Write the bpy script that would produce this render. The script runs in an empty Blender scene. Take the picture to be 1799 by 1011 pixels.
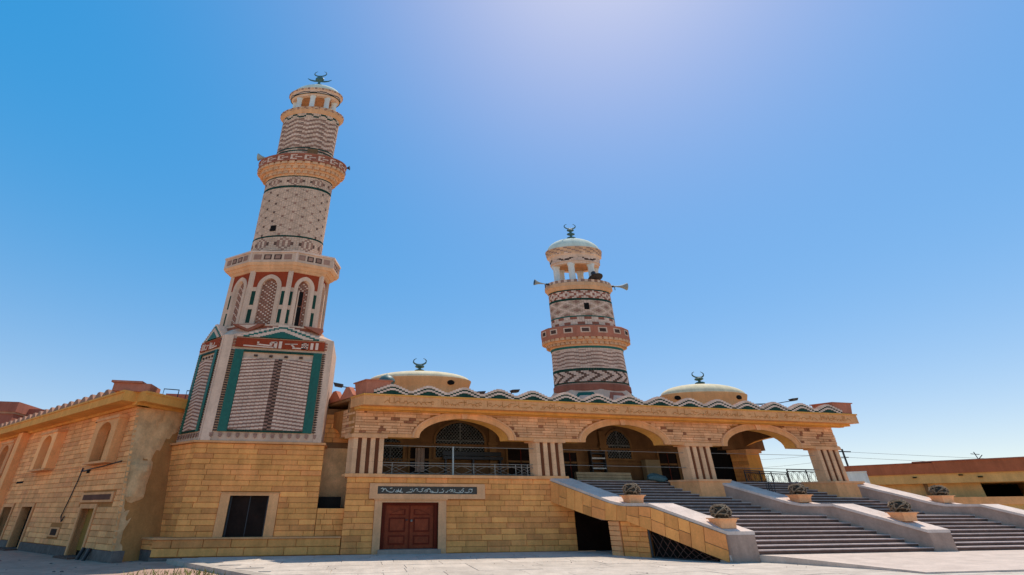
import bpy, bmesh, math, random
from math import sin, cos, pi, radians, atan2, sqrt, hypot
from mathutils import Vector, Matrix
random.seed(7)
S = bpy.context.scene
COL = S.collection
# ------------------------------------------------------------------ camera, sky, sun, exposure
cam_d = bpy.data.cameras.new('camera'); cam = bpy.data.objects.new('camera', cam_d); COL.objects.link(cam)
S.camera = cam
PITCH, YAW = radians(26.4), radians(10.7)
cam.location = (0, 0, 1.9)
cam.rotation_euler = (radians(90) + PITCH, 0, -YAW)
cam_d.sensor_fit = 'HORIZONTAL'; cam_d.sensor_width = 36.0
cam_d.lens = 36.0 * 786.0 / 1799.0
cam_d.shift_x = (899.5 - 797.0) / 1799.0
cam_d.clip_start = 0.1; cam_d.clip_end = 3000
SUN_AZ, SUN_EL = radians(48), radians(66)          # azimuth clockwise from +Y
W = bpy.data.worlds.new('World'); S.world = W; W.use_nodes = True
nt = W.node_tree; bg = nt.nodes['Background']
sky = nt.nodes.new('ShaderNodeTexSky'); sky.sky_type = 'NISHITA'; sky.sun_disc = False
sky.sun_elevation = SUN_EL; sky.sun_rotation = SUN_AZ
sky.altitude = 100; sky.air_density = 1.0; sky.dust_density = 0.35; sky.ozone_density = 2.0
hs = nt.nodes.new('ShaderNodeHueSaturation'); hs.inputs['Saturation'].default_value = 1.40; hs.inputs['Hue'].default_value = 0.516; hs.inputs['Value'].default_value = 9.8
gm = nt.nodes.new('ShaderNodeGamma'); gm.inputs['Gamma'].default_value = 0.33; nt.links.new(hs.outputs[0], gm.inputs['Color'])
nt.links.new(sky.outputs[0], hs.inputs['Color']); h2 = nt.nodes.new('ShaderNodeHueSaturation'); h2.inputs['Saturation'].default_value = 1.54; nt.links.new(gm.outputs[0], h2.inputs['Color']); nt.links.new(h2.outputs[0], bg.inputs['Color']); bg.inputs['Strength'].default_value = 0.148
sun_d = bpy.data.lights.new('sun', 'SUN'); sun_d.energy = 2.9; sun_d.angle = radians(0.53); sun_d.color = (1.0, 0.90, 0.76)
sun = bpy.data.objects.new('sun', sun_d); COL.objects.link(sun)
sv = Vector((sin(SUN_AZ) * cos(SUN_EL), cos(SUN_AZ) * cos(SUN_EL), sin(SUN_EL)))
sun.rotation_euler = sv.to_track_quat('Z', 'Y').to_euler(); sun.location = (20, 10, 60)
S.view_settings.view_transform = 'Standard'; S.view_settings.look = 'None'
S.view_settings.exposure = 0.60; S.view_settings.gamma = 1.0; S.view_settings.use_curve_mapping = False
S.render.engine = 'CYCLES'
S.cycles.use_denoising = True
S.cycles.max_bounces = 8; S.cycles.diffuse_bounces = 5

# ------------------------------------------------------------------ materials
MATS = {}
def mat(name, col, rough=0.85, var=0.12, nv=0.18, nscale=1.5, bump=0.3, bscale=30, spec=0.10, metal=0.0, tint=None, coat=0.0, wear=0.16):
    if name in MATS: return MATS[name]
    m = bpy.data.materials.new(name); m.use_nodes = True; t = m.node_tree; N = t.nodes; L = t.links
    b = N['Principled BSDF']
    b.inputs['Roughness'].default_value = rough; b.inputs['Specular IOR Level'].default_value = spec; b.inputs['Metallic'].default_value = metal
    geo = N.new('ShaderNodeNewGeometry'); oi = N.new('ShaderNodeObjectInfo')
    ad = N.new('ShaderNodeMath'); ad.operation = 'ADD'; L.new(geo.outputs['Random Per Island'], ad.inputs[0]); L.new(oi.outputs['Random'], ad.inputs[1])
    fr = N.new('ShaderNodeMath'); fr.operation = 'FRACT'; L.new(ad.outputs[0], fr.inputs[0])
    mr = N.new('ShaderNodeMapRange'); mr.inputs['To Min'].default_value = 1 - var; mr.inputs['To Max'].default_value = 1 + var
    L.new(fr.outputs[0], mr.inputs['Value'])
    nz = N.new('ShaderNodeTexNoise'); nz.inputs['Scale'].default_value = nscale; nz.inputs['Detail'].default_value = 6; nz.inputs['Roughness'].default_value = 0.65
    L.new(geo.outputs['Position'], nz.inputs['Vector'])
    m2 = N.new('ShaderNodeMapRange'); m2.inputs['From Min'].default_value = 0.25; m2.inputs['From Max'].default_value = 0.75
    m2.inputs['To Min'].default_value = 1 - nv; m2.inputs['To Max'].default_value = 1 + nv
    L.new(nz.outputs['Fac'], m2.inputs['Value'])
    mu = N.new('ShaderNodeMath'); mu.operation = 'MULTIPLY'; L.new(mr.outputs[0], mu.inputs[0]); L.new(m2.outputs[0], mu.inputs[1])
    if wear > 0:      # streaks and grime with a shape of their own
        mp = N.new('ShaderNodeMapping'); mp.inputs['Scale'].default_value = (1.6, 1.6, .28); L.new(geo.outputs['Position'], mp.inputs['Vector'])
        n3 = N.new('ShaderNodeTexNoise'); n3.inputs['Scale'].default_value = 1.1; n3.inputs['Detail'].default_value = 7; n3.inputs['Roughness'].default_value = .7; L.new(mp.outputs[0], n3.inputs['Vector'])
        m3 = N.new('ShaderNodeMapRange'); m3.inputs['From Min'].default_value = .38; m3.inputs['From Max'].default_value = .66; m3.inputs['To Min'].default_value = 1 - wear; m3.inputs['To Max'].default_value = 1 + wear * .35; L.new(n3.outputs['Fac'], m3.inputs['Value'])
        n4 = N.new('ShaderNodeTexNoise'); n4.inputs['Scale'].default_value = 14; n4.inputs['Detail'].default_value = 4; L.new(geo.outputs['Position'], n4.inputs['Vector'])
        m4 = N.new('ShaderNodeMapRange'); m4.inputs['From Min'].default_value = .3; m4.inputs['From Max'].default_value = .7; m4.inputs['To Min'].default_value = 1 - wear * .5; m4.inputs['To Max'].default_value = 1 + wear * .4; L.new(n4.outputs['Fac'], m4.inputs['Value'])
        for q in (m3, m4):
            mz = N.new('ShaderNodeMath'); mz.operation = 'MULTIPLY'; L.new(mu.outputs[0], mz.inputs[0]); L.new(q.outputs[0], mz.inputs[1]); mu = mz
    base = None
    if tint:
        mx = N.new('ShaderNodeMix'); mx.data_type = 'RGBA'; mx.inputs[6].default_value = (*col, 1); mx.inputs[7].default_value = (*tint, 1)
        # second random from the first
        k = N.new('ShaderNodeMath'); k.operation = 'MULTIPLY'; k.inputs[1].default_value = 7.31; L.new(fr.outputs[0], k.inputs[0])
        k2 = N.new('ShaderNodeMath'); k2.operation = 'FRACT'; L.new(k.outputs[0], k2.inputs[0])
        k3 = N.new('ShaderNodeMath'); k3.operation = 'POWER'; k3.inputs[1].default_value = 2.0; L.new(k2.outputs[0], k3.inputs[0])
        L.new(k3.outputs[0], mx.inputs[0]); base = mx.outputs[2]
    hv = N.new('ShaderNodeVectorMath'); hv.operation = 'SCALE'
    if base: L.new(base, hv.inputs[0])
    else: hv.inputs[0].default_value = col
    L.new(mu.outputs[0], hv.inputs['Scale']); L.new(hv.outputs[0], b.inputs['Base Color'])
    if bump > 0:
        n2 = N.new('ShaderNodeTexNoise'); n2.inputs['Scale'].default_value = bscale; n2.inputs['Detail'].default_value = 5
        L.new(geo.outputs['Position'], n2.inputs['Vector'])
        bp = N.new('ShaderNodeBump'); bp.inputs['Strength'].default_value = bump; bp.inputs['Distance'].default_value = 0.02
        L.new(n2.outputs['Fac'], bp.inputs['Height']); L.new(bp.outputs[0], b.inputs['Normal'])
    if coat: b.inputs['Coat Weight'].default_value = coat
    MATS[name] = m
    return m
STONE = mat('sandstone', (0.96, 0.4, 0.115), var=.17, nv=.16, tint=(0.82, 0.31, 0.1))
STONE_W = mat('wing_sandstone', (0.96, 0.45, 0.175), var=.17, nv=.16, tint=(0.86, 0.37, 0.15))
MORTAR = mat('mortar', (0.46, 0.19, 0.058), var=0)
TRIM = mat('dressed_stone', (0.82, 0.38, 0.16), var=.06, nv=.14)
TRIM2 = mat('pale_dressed_stone', (0.82, 0.41, 0.2), var=.06, nv=.12)
OCHRE = mat('ochre_render', (0.8, 0.36, 0.085), var=.03, nv=.10, nscale=.8)
SPAN = mat('spandrel_stone', (0.82, 0.43, 0.22), var=.16, nv=.2, tint=(0.68, 0.32, 0.15))
REDST = mat('dark_red_stone', (0.36, 0.14, 0.07), var=.25)
STRIPE_L = mat('pale_stripe', (0.8, 0.45, 0.245), var=.08, nv=.12)
STRIPE_D = mat('brown_stripe', (0.17, 0.055, 0.024), var=.1)
PINK = mat('pink_render', (0.5, 0.18, 0.11), var=.05, nv=.15)
BEIGE = mat('beige_brick', (0.7, 0.47, 0.34), var=.10, nv=.1, bump=.15)
BEIGE2 = mat('pale_brick', (0.76, 0.53, 0.41), var=.12, nv=.1, bump=.15)
PINKB = mat('pink_brick', (0.37, 0.205, 0.15), var=.15, nv=.1, bump=.15)
REDB = mat('red_brick', (0.36, 0.125, 0.08), var=.14, nv=.12, bump=.15)
MIDB = mat('mid_beige_brick', (0.57, 0.38, 0.275), var=.1, nv=.1, bump=.15)  # slightly darker beige for the lattice lines and lozenge ground
PANELB = mat('panel_pink_brick', (0.34, 0.185, 0.14), var=.14, nv=.1, bump=.15)
MARKB = mat('brown_brick', (.17, .095, .07), var=.2, bump=.15)
DARKB = mat('dark_brick', (0.085, 0.05, 0.04), var=.2)
GREEN = mat('teal_tile', (0.008, 0.115, 0.082), rough=.55, var=.15, nv=.25, nscale=6, spec=.4)
GREEN2 = mat('dark_green_tile', (.014, .055, .038), rough=.6, var=.15, nv=.2)
TERRA = mat('terracotta', (0.34, 0.055, 0.022), var=.05, nv=.15)
WHITE = mat('white_plaster', (0.72, 0.7, 0.66), var=.03, nv=.06)
CREAM = mat('cream_plaster', (0.78, 0.4, 0.17), var=.02, nv=.08, nscale=1.0)
CREAM2 = mat('pale_cream_shell', (0.78, 0.66, 0.44), var=.02, nv=.08, nscale=1.0)
DOMEG = mat('pale_green_dome', (0.68, 0.71, 0.6), var=.02, nv=.08, nscale=1.0)
PLASTER = mat('rough_plaster', (0.74, 0.41, 0.19), var=0, nv=.33, nscale=1.6, bump=.8, bscale=9)
METALG = mat('green_metal', (.05, .12, .115), rough=.5, var=.05, spec=.5)
IRON = mat('dark_iron', (.03, .03, .035), rough=.5, var=.05, bump=0, spec=.4)
RAILM = mat('grey_steel', (0.26, 0.22, 0.18), rough=.45, var=.05, bump=0, spec=.5)
WOOD = mat('red_wood', (0.28, 0.05, 0.018), rough=.6, var=.08, nv=.3, nscale=5, bump=.1, spec=.15)
WOODD = mat('dark_red_wood', (0.16, 0.02, 0.008), rough=.5, var=.08)
VOID = mat('dark_interior', (.012, .010, .009), rough=.9, var=0, bump=0)
SMOKE = mat('smoked_door', (0.022, 0.011, 0.008), rough=.6, var=0, nv=.5, nscale=2, bump=.05, spec=.08)
CONC = mat('grey_concrete', (0.42, 0.285, 0.22), var=.03, nv=.16, nscale=2)
COPE = mat('pale_coping', (0.72, 0.57, 0.48), var=.05, nv=.1)
STEP_SHADE = mat('step_stone_shade_dark', (0.16, 0.092, 0.07), var=.06, nv=.14, nscale=3)  # darkened so the shade on the risers is in the colour
PLAZA = mat('plaza_paving', (0.56, 0.475, 0.395), var=.05, nv=.15, nscale=.45, bump=.2, bscale=14)
PLATF = mat('pink_paving', (0.6, 0.48, 0.4), var=.0, nv=.09, nscale=.9, bump=.15)
STREET = mat('street_dust', (0.46, 0.3, 0.22), var=.0, nv=.2, nscale=.8, bump=.4, bscale=8)
SANDY = mat('sandy_earth', (0.55, 0.42, 0.26), var=.0, nv=.25, nscale=.8, bump=.4, bscale=8)
DSTONE = mat('dark_plinth_stone', (.17, .13, .11), var=.2, nv=.3, nscale=4, bump=.5)
KERB = mat('kerb_stone', (0.46, 0.39, 0.32), var=.1, nv=.14)
CORB = mat('pale_corbel', (0.72, 0.4, 0.22), var=.10, nv=.14)
STEP_LIT = mat('step_tread_sun_pale', (0.52, 0.41, 0.37), var=.06, nv=.2, nscale=3)  # same steps made paler: sunlight on the treads painted into the colour
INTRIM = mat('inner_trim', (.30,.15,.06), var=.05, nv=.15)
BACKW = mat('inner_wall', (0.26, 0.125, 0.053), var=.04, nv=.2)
LATT = mat('lattice_grey', (.20, .20, .19), var=.1)
BLACKM = mat('black_marble', (.018, .012, .010), rough=.3, var=0, nv=.3, bump=0, spec=.5)
SILVER = mat('sign_paint', (.62, .60, .52), rough=.6, var=0, bump=0)
TWIG = mat('twig_brown', (0.27, 0.19, 0.125), var=.3, bump=.2)
TWIGD = mat('twig_core', (0.065, 0.046, 0.032), var=.1)
GRASS = mat('dry_grass', (.20, .20, .05), var=.35)
FARO = mat('far_orange', (0.42, 0.13, 0.06), var=.02, nv=.14, nscale=.6)
FARY = mat('far_ochre', (0.76, 0.43, 0.15), var=.02, nv=.14, nscale=.6)
FARP = mat('far_pink', (.34, .125, .085), var=.02, nv=.14, nscale=.5)
CLOTHT = mat('teal_cloth', (.10, .17, .18), var=.1)
CARD = mat('pale_carton', (.42, .30, .17), var=.05)
SPEAK = mat('speaker_grey', (.36, .38, .36), rough=.5, var=.03, bump=0)
LEADG = mat('carved_groove', (0.58, 0.235, 0.075), var=.1)

# ------------------------------------------------------------------ mesh helpers
ORG = {}
XF = None                      # optional map applied to every vertex of the meshes being built
DEP = .45                      # the towers and domes are oval on plan: shallower than they are wide
def oval(c, f=1.0, to=None, z0=0.0):
    """map that makes round things about axis c oval, scaled by f about height z0 and moved to axis 'to'"""
    to = to or c; rx, ry = cos(YAW), -sin(YAW); fx, fy = sin(YAW), cos(YAW)
    def q(p):
        dx, dy = (p[0] - c[0]) * f, (p[1] - c[1]) * f; a = dx * rx + dy * ry; b = (dx * fx + dy * fy) * DEP
        return (to[0] + a * rx + b * fx, to[1] + a * ry + b * fy, z0 + (p[2] - z0) * f)
    return q
class Fr:                      # a vertical wall plane: s along the wall, z up, d outwards
    def __init__(self, x, y, u, n, z=0.0):
        self.o = (x, y, z); l = hypot(*u); self.u = (u[0] / l, u[1] / l); l = hypot(*n); self.n = (n[0] / l, n[1] / l)
    def p(self, s, z, d=0.0):
        return (self.o[0] + self.u[0] * s + self.n[0] * d, self.o[1] + self.u[1] * s + self.n[1] * d, self.o[2] + z)
Y0 = 24.67
E2 = (-0.556, 0.831)
def P(a, b, z): return (a + E2[0] * b, Y0 + E2[1] * b, z)
class MB:
    def __init__(self): self.v = []; self.f = []; self.m = []; self.ms = []; self.b = []
    def mi(self, m):
        if m not in self.ms: self.ms.append(m)
        return self.ms.index(m)
    def add(self, vs, fs, m):
        o = len(self.v); self.b.append((o, len(self.f))); self.v += [tuple(p) for p in vs]; k = self.mi(m)
        for f in fs: self.f.append(tuple(i + o for i in f)); self.m.append(k)
    def box8(self, p, m): self.add(p, [(0, 1, 2, 3), (7, 6, 5, 4), (0, 4, 5, 1), (1, 5, 6, 2), (2, 6, 7, 3), (3, 7, 4, 0)], m)
    def fbox(self, fr, s0, s1, z0, z1, d0, d1, m):
        q = fr.p
        self.box8([q(s0, z0, d0), q(s1, z0, d0), q(s1, z1, d0), q(s0, z1, d0), q(s0, z0, d1), q(s1, z0, d1), q(s1, z1, d1), q(s0, z1, d1)], m)
    def pbox(self, a0, a1, b0, b1, z0, z1, m):
        self.box8([P(a0, b0, z0), P(a1, b0, z0), P(a1, b0, z1), P(a0, b0, z1), P(a0, b1, z0), P(a1, b1, z0), P(a1, b1, z1), P(a0, b1, z1)], m)
    def box(self, x0, x1, y0, y1, z0, z1, m):
        self.box8([(x0, y0, z0), (x1, y0, z0), (x1, y0, z1), (x0, y0, z1), (x0, y1, z0), (x1, y1, z0), (x1, y1, z1), (x0, y1, z1)], m)
    def prism(self, A, B, m, caps=True):     # two matching outlines
        n = len(A); fs = [(i, (i + 1) % n, n + (i + 1) % n, n + i) for i in range(n)]
        if caps: fs += [tuple(range(n))[::-1], tuple(range(n, 2 * n))]
        self.add(list(A) + list(B), fs, m)
    def fprism(self, fr, pts, d0, d1, m): self.prism([fr.p(s, z, d0) for s, z in pts], [fr.p(s, z, d1) for s, z in pts], m)
    def plan(self, pts, z0, z1, m): self.prism([(x, y, z0) for x, y in pts], [(x, y, z1) for x, y in pts], m)
    def strip(self, A, B, m):                 # open quad strip
        n = len(A); self.add(list(A) + list(B), [(i, i + 1, n + i + 1, n + i) for i in range(n - 1)], m)
    def lathe(self, c, prof, m, n=48, a0=0.0, a1=2 * pi, ph=0.0):
        full = abs(a1 - a0 - 2 * pi) < 1e-6; k = n if full else n + 1
        vs = []
        for r, z in prof:
            for i in range(k):
                a = ph + a0 + (a1 - a0) * i / n; vs.append((c[0] + r * cos(a), c[1] + r * sin(a), c[2] + z))
        fs = []
        for j in range(len(prof) - 1):
            for i in range(n):
                i2 = (i + 1) % k
                fs.append((j * k + i, j * k + i2, (j + 1) * k + i2, (j + 1) * k + i))
        self.add(vs, fs, m)
    def tube(self, path, r, m, n=6):
        rs = r if isinstance(r, (list, tuple)) else [r] * len(path)
        vs = []; path = [Vector(p) for p in path]
        for i, p in enumerate(path):
            d = (path[min(i + 1, len(path) - 1)] - path[max(i - 1, 0)])
            d = d.normalized() if d.length > 1e-9 else Vector((0, 0, 1))
            u = d.cross(Vector((0, 0, 1)))
            if u.length < .05: u = d.cross(Vector((1, 0, 0)))
            u.normalize(); w = d.cross(u)
            for k in range(n):
                a = 2 * pi * k / n; vs.append(p + (u * cos(a) + w * sin(a)) * rs[i])
        fs = [(i * n + k, i * n + (k + 1) % n, (i + 1) * n + (k + 1) % n, (i + 1) * n + k) for i in range(len(path) - 1) for k in range(n)]
        fs += [tuple(range(n))[::-1], tuple(range((len(path) - 1) * n, len(path) * n))]
        self.add(vs, fs, m)
    def each(self, name, parent=None, **k):      # every added shape becomes a part of its own
        for (v0, f0), (v1, f1) in zip(self.b, self.b[1:] + [(len(self.v), len(self.f))]):
            q = MB(); q.v = self.v[v0:v1]; q.f = [tuple(i - v0 for i in f) for f in self.f[f0:f1]]; q.m = self.m[f0:f1]; q.ms = self.ms
            q.build(name, parent, **k)
    def build(self, name, parent=None, smooth=False, **props):
        if not self.f: return None
        me = bpy.data.meshes.new(name); off = ORG.get(parent.name, Vector()) if parent else Vector()
        me.from_pydata([tuple(Vector(XF(p) if XF else p) - off) for p in self.v], [], self.f)
        for m in self.ms: me.materials.append(m)
        me.polygons.foreach_set('material_index', self.m)
        bm = bmesh.new(); bm.from_mesh(me); bmesh.ops.recalc_face_normals(bm, faces=bm.faces); bm.to_mesh(me); bm.free()
        if smooth:
            me.polygons.foreach_set('use_smooth', [True] * len(me.polygons))
            try: me.set_sharp_from_angle(angle=radians(38))
            except Exception: pass
        me.update()
        o = bpy.data.objects.new(name, me); COL.objects.link(o)
        if parent: o.parent = parent; ORG[o.name] = off
        else: ORG[o.name] = Vector()
        for k, v in props.items(): o[k] = v
        return o
def thing(name, label, cat, loc=(0, 0, 0), group=None):
    o = bpy.data.objects.new(name, None); COL.objects.link(o); o.location = loc; o.empty_display_size = .3
    o['label'] = label; o['category'] = cat
    if group: o['group'] = group
    ORG[o.name] = Vector(loc); return o
def copy_thing(src, loc, label):
    c = src.copy(); COL.objects.link(c); c.location = loc; c['label'] = label; ORG[c.name] = Vector(loc)
    for ch in src.children:
        d = ch.copy(); COL.objects.link(d); d.parent = c
        for g in ch.children:
            e = g.copy(); COL.objects.link(e); e.parent = d
    return c
def one(mb, name, parent=None, **k): return mb.build(name, parent, **k)

# shared block meshes: unit cube, chamfered at the front (local -y), slightly uneven corners
def block_mesh(name, m):
    out = []
    for k in range(4):
        j = lambda a: a + random.uniform(-.012, .012)
        B = [(-.5, .5, -.5), (.5, .5, -.5), (.5, .5, .5), (-.5, .5, .5)]
        Fm = [(-.5, -.25, -.5), (.5, -.25, -.5), (.5, -.25, .5), (-.5, -.25, .5)]
        I = [(j(-.48), -.5, j(-.45)), (j(.48), -.5, j(-.45)), (j(.48), -.5, j(.45)), (j(-.48), -.5, j(.45))]
        me = bpy.data.meshes.new(name)
        f = [(0, 1, 5, 4), (1, 2, 6, 5), (2, 3, 7, 6), (3, 0, 4, 7), (4, 5, 9, 8), (5, 6, 10, 9), (6, 7, 11, 10), (7, 4, 8, 11), (8, 9, 10, 11)]
        me.from_pydata(B + Fm + I, [], f); me.materials.append(m); me.update(); out.append(me)
    return out
BM = {}
class Blocks:                  # the stones of one thing: the 290 nearest become parts, the rest one mesh
    def __init__(self, parent, name='stone_block'): self.par = parent; self.name = name; self.l = []
    def put(self, fr, s0, s1, z0, z1, d0, d1, m):
        c = Vector(fr.p((s0 + s1) / 2, (z0 + z1) / 2, (d0 + d1) / 2)); self.l.append((c, fr, s1 - s0, z1 - z0, d1 - d0, m))
    def wall(self, fr, s0, s1, z0, z1, ch, l0, l1, m, d0=-.10, d1=.0, holes=(), gap=.013, edge0=None, clip=None, alt=None, altp=0.0):
        n = max(1, round((z1 - z0) / ch)); h = (z1 - z0) / n
        for r in range(n):
            za, zb = z0 + r * h, z0 + (r + 1) * h
            sa = s0 if edge0 is None else edge0((za + zb) / 2)
            segs = [(sa, s1)]
            for (h0, h1, hz0, hz1) in holes:
                if hz0 < zb - .03 and hz1 > za + .03:
                    ns = []
                    for a, b in segs:
                        if h1 <= a or h0 >= b: ns.append((a, b)); continue
                        if h0 > a: ns.append((a, h0))
                        if h1 < b: ns.append((h1, b))
                    segs = ns
            if clip: segs = [q for sg in segs for q in clip(sg, za, zb)]
            for a, b in segs:
                x = a; first = True
                while x < b - .02:
                    l = random.uniform(l0, l1) * (random.uniform(.35, 1) if first else 1); first = False
                    e = x + l
                    if b - e < l0 * .45: e = b
                    e = min(e, b)
                    mm = m
                    if alt and random.random() < altp:
                        mm = alt; e = min(b, x + random.choice((.14, .2, .26, .36)))
                    dd = random.uniform(-.008, .008)
                    self.put(fr, x + gap / 2, e - gap / 2, za + gap / 2, zb - gap / 2, d0, d1 + dd, mm)
                    x = e
    def done(self, cap=290):
        if not self.l: return
        self.l.sort(key=lambda t: (t[0] - Vector((0, 0, 1.9))).length / max(.02, min(t[2], 3 * t[3])) )
        off = ORG[self.par.name]; rest = MB()
        for i, (c, fr, l, h, t, m) in enumerate(self.l):
            ym = Vector((-fr.n[0], -fr.n[1], 0)); xm = Vector((ym.y, -ym.x, 0))
            if i < cap:
                key = m.name
                if key not in BM: BM[key] = block_mesh(self.name, m)
                o = bpy.data.objects.new(self.name, random.choice(BM[key])); COL.objects.link(o); o.parent = self.par
                o.location = c - off; o.scale = (l, t, h); o.rotation_euler = (0, 0, atan2(xm.y, xm.x))
            else:
                vs = []
                for dy in (.5, -.5):
                    for dx, dz in ((-.5, -.5), (.5, -.5), (.5, .5), (-.5, .5)):
                        vs.append(c + xm * dx * l + ym * dy * t + Vector((0, 0, dz * h)))
                rest.box8(vs, m)
        if rest.f: rest.build(self.name + '_course', self.par, kind='stuff')
def arch_pts(w, rise, n=16, point=.12):   # half width w; from -w to w; slightly pointed
    out = []
    for i in range(n + 1):
        t = pi - pi * i / n; x = w * cos(t); y = sin(t) ** .92
        out.append((x, rise * ((1 - point) * y + point * (1 - abs(x) / w))))
    return out
def arch_wall(mb, q, s0, s1, zb, zt, arches, d0, d1, m, soff):
    """wall between s0..s1, zb..zt, arches=[(centre, half width, rise)] cut from the bottom; q(s,z,d)"""
    bot = [(s0, zb)]
    for c, w, r in arches:
        bot += [(c + x, zb + y) for x, y in arch_pts(w, r)]
    bot.append((s1, zb))
    for d in (d0, d1):
        mb.strip([q(s, z, d) for s, z in bot], [q(s, zt, d) for s, z in bot], m)
    mb.strip([q(s, z, d0) for s, z in bot], [q(s, z, d1) for s, z in bot], soff)
    mb.strip([q(s0, zt, d0), q(s1, zt, d0)], [q(s0, zt, d1), q(s1, zt, d1)], m)
    for s in (s0, s1): mb.strip([q(s, zb, d0), q(s, zt, d0)], [q(s, zb, d1), q(s, zt, d1)], m)
def arch_band(mb, q, c, zb, w, rise, th, d0, d1, m, leg=0.0):
    i = [(c + x, zb + y) for x, y in arch_pts(w, rise, 20)]; o = [(c + x, zb + y) for x, y in arch_pts(w + th, rise + th, 20)]
    if leg: i = [(c - w, zb - leg)] + i + [(c + w, zb - leg)]; o = [(c - w - th, zb - leg)] + o + [(c + w + th, zb - leg)]
    n = len(i)
    vs = [q(s, z, d1) for s, z in i] + [q(s, z, d1) for s, z in o] + [q(s, z, d0) for s, z in i] + [q(s, z, d0) for s, z in o]
    fs = []
    for k in range(n - 1):
        fs += [(k, k + 1, n + k + 1, n + k), (k, k + 1, 2 * n + k + 1, 2 * n + k), (n + k, n + k + 1, 3 * n + k + 1, 3 * n + k)]
    fs += [(0, n, 3 * n, 2 * n), (n - 1, 2 * n - 1, 4 * n - 1, 3 * n - 1)]
    mb.add(vs, fs, m)
FRONT = Fr(0, Y0, (1, 0), (0, -1))
def SKEW(a): return Fr(a, Y0, E2, (-E2[1], E2[0]))         # runs back along depth, faces left
STAIR = Fr(9.9, Y0, (.556, -.831), (-.831, -.556))
UL = (-.702, .712)
WING = Fr(-9.8, 24.0, UL, (-.712, -.702))

# ------------------------------------------------------------------ ground
def gz(x, y):
    k = min(1, max(0, (x - 6) / 8)); k = k * k * (3 - 2 * k)
    return 0.24 * k * min(1, max(0, (18.5 - y) / 6))
g = MB(); R = 1500
g.add([(-R, -R, -.5), (R, -R, -.5), (R, R, -.5), (-R, R, -.5)], [(0, 1, 2, 3)], SANDY); one(g, 'ground', kind='structure')
g = MB(); g.add([(-90, -20, -.12), (-4, 12, -.12), (4, 5, -.12), (-1, 30, -.12), (-60, 80, -.12)], [(0, 1, 2, 3, 4)], STREET); one(g, 'street', kind='structure')
g = MB()
xs = [-7.4 + i * .9 for i in range(60)]; ys = [24.6 - j * .9 for j in range(24)]
def kx(y): return -7.45 + (24.06 - y) * .758
vs = []; fs = []
for j, y in enumerate(ys):
    x0 = kx(min(y, 24.06))
    for i in range(61):
        x = x0 + (46 - x0) * i / 60; vs.append((x, y, gz(x, y)))
for j in range(len(ys) - 1):
    for i in range(60): fs.append((j * 61 + i, j * 61 + i + 1, (j + 1) * 61 + i + 1, (j + 1) * 61 + i))
g.add(vs, fs, PLAZA)
plaza = one(g, 'plaza', kind='structure')
rs_ = random.Random(21); yy = 24.55; row = 0
while yy > 4.2:
    d_ = 1.15; xx = kx(min(yy - d_, 24.0)) + .3 - rs_.uniform(0, .5); xx = max(xx, kx(yy) + .1)
    while xx < 24:
        l_ = rs_.uniform(2.0, 2.8); x1 = xx + l_ - .03; y1 = yy - d_ + .03; q = []
        dz = rs_.uniform(.0, .007)
        for zz in (.004, .016 + dz):
            for px_, py_ in ((xx, y1), (x1, y1), (x1, yy), (xx, yy)): q.append((px_, py_, gz(px_, py_) + zz))
        if row < 12:
            mb = MB(); mb.box8(q, PLAZA); mb.build('paving_slab', plaza)
        xx += l_
    yy -= d_; row += 1
# far yard to the right of the stairs
g = MB(); g.add([(30.5, Y0, .1), (90, -10, .1), (120, 60, .1), (20, 70, .1), (12, 35, .1)], [(0, 1, 2, 3, 4)], SANDY); one(g, 'yard', kind='structure')
kb = thing('kerb', 'pale stone kerb edging the bright plaza, below the tall minaret', 'kerb', (-7.4, 24.0, 0))
fk = Fr(-7.45, 24.06, (.604, -.797), (-.797, -.604))
st = []
for i in range(26):
    mb = MB(); mb.fbox(fk, i * .62 + .01, i * .62 + .605, -.4, .035, -.02, .42, KERB); mb.build('kerb_stone', kb)

# ------------------------------------------------------------------ staircase
stair = thing('staircase', 'wide grey stone staircase climbing to the arches between three low walls', 'staircase', (20, 20, 0))
def sp(a, s, z): return P(a, -s, z)                        # s runs down towards the viewer
prof = []                                                   # (s_front, s_back, z_top)
z = .3; s = 8.1
for k in range(9): prof.append((s, s - .42, z + .15)); s -= .42; z += .15
prof[-1] = (prof[-1][0], 2.9, z); s = 2.9
for k in range(12): prof.append((s, s - .425, z + .1475)); s -= .425; z += .1475
rst = random.Random(2)
for (sf, sb, zt) in prof:
    sf += rst.uniform(-.012, .012); zt += rst.uniform(-.005, .005)
    mb = MB()
    mb.pbox(10.6, 29.9, -sf, -sb + .06, zt - .30, zt - .035, STEP_SHADE)
    mb.pbox(10.55, 29.95, -sf - .03, -sb + .06, zt - .036, zt, STEP_LIT)
    mb.build('step', stair)
PAR = [(0, 3.42), (3.35, 2.28), (3.9, 2.17), (5.15, 2.16), (8.17, 1.12)]
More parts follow.
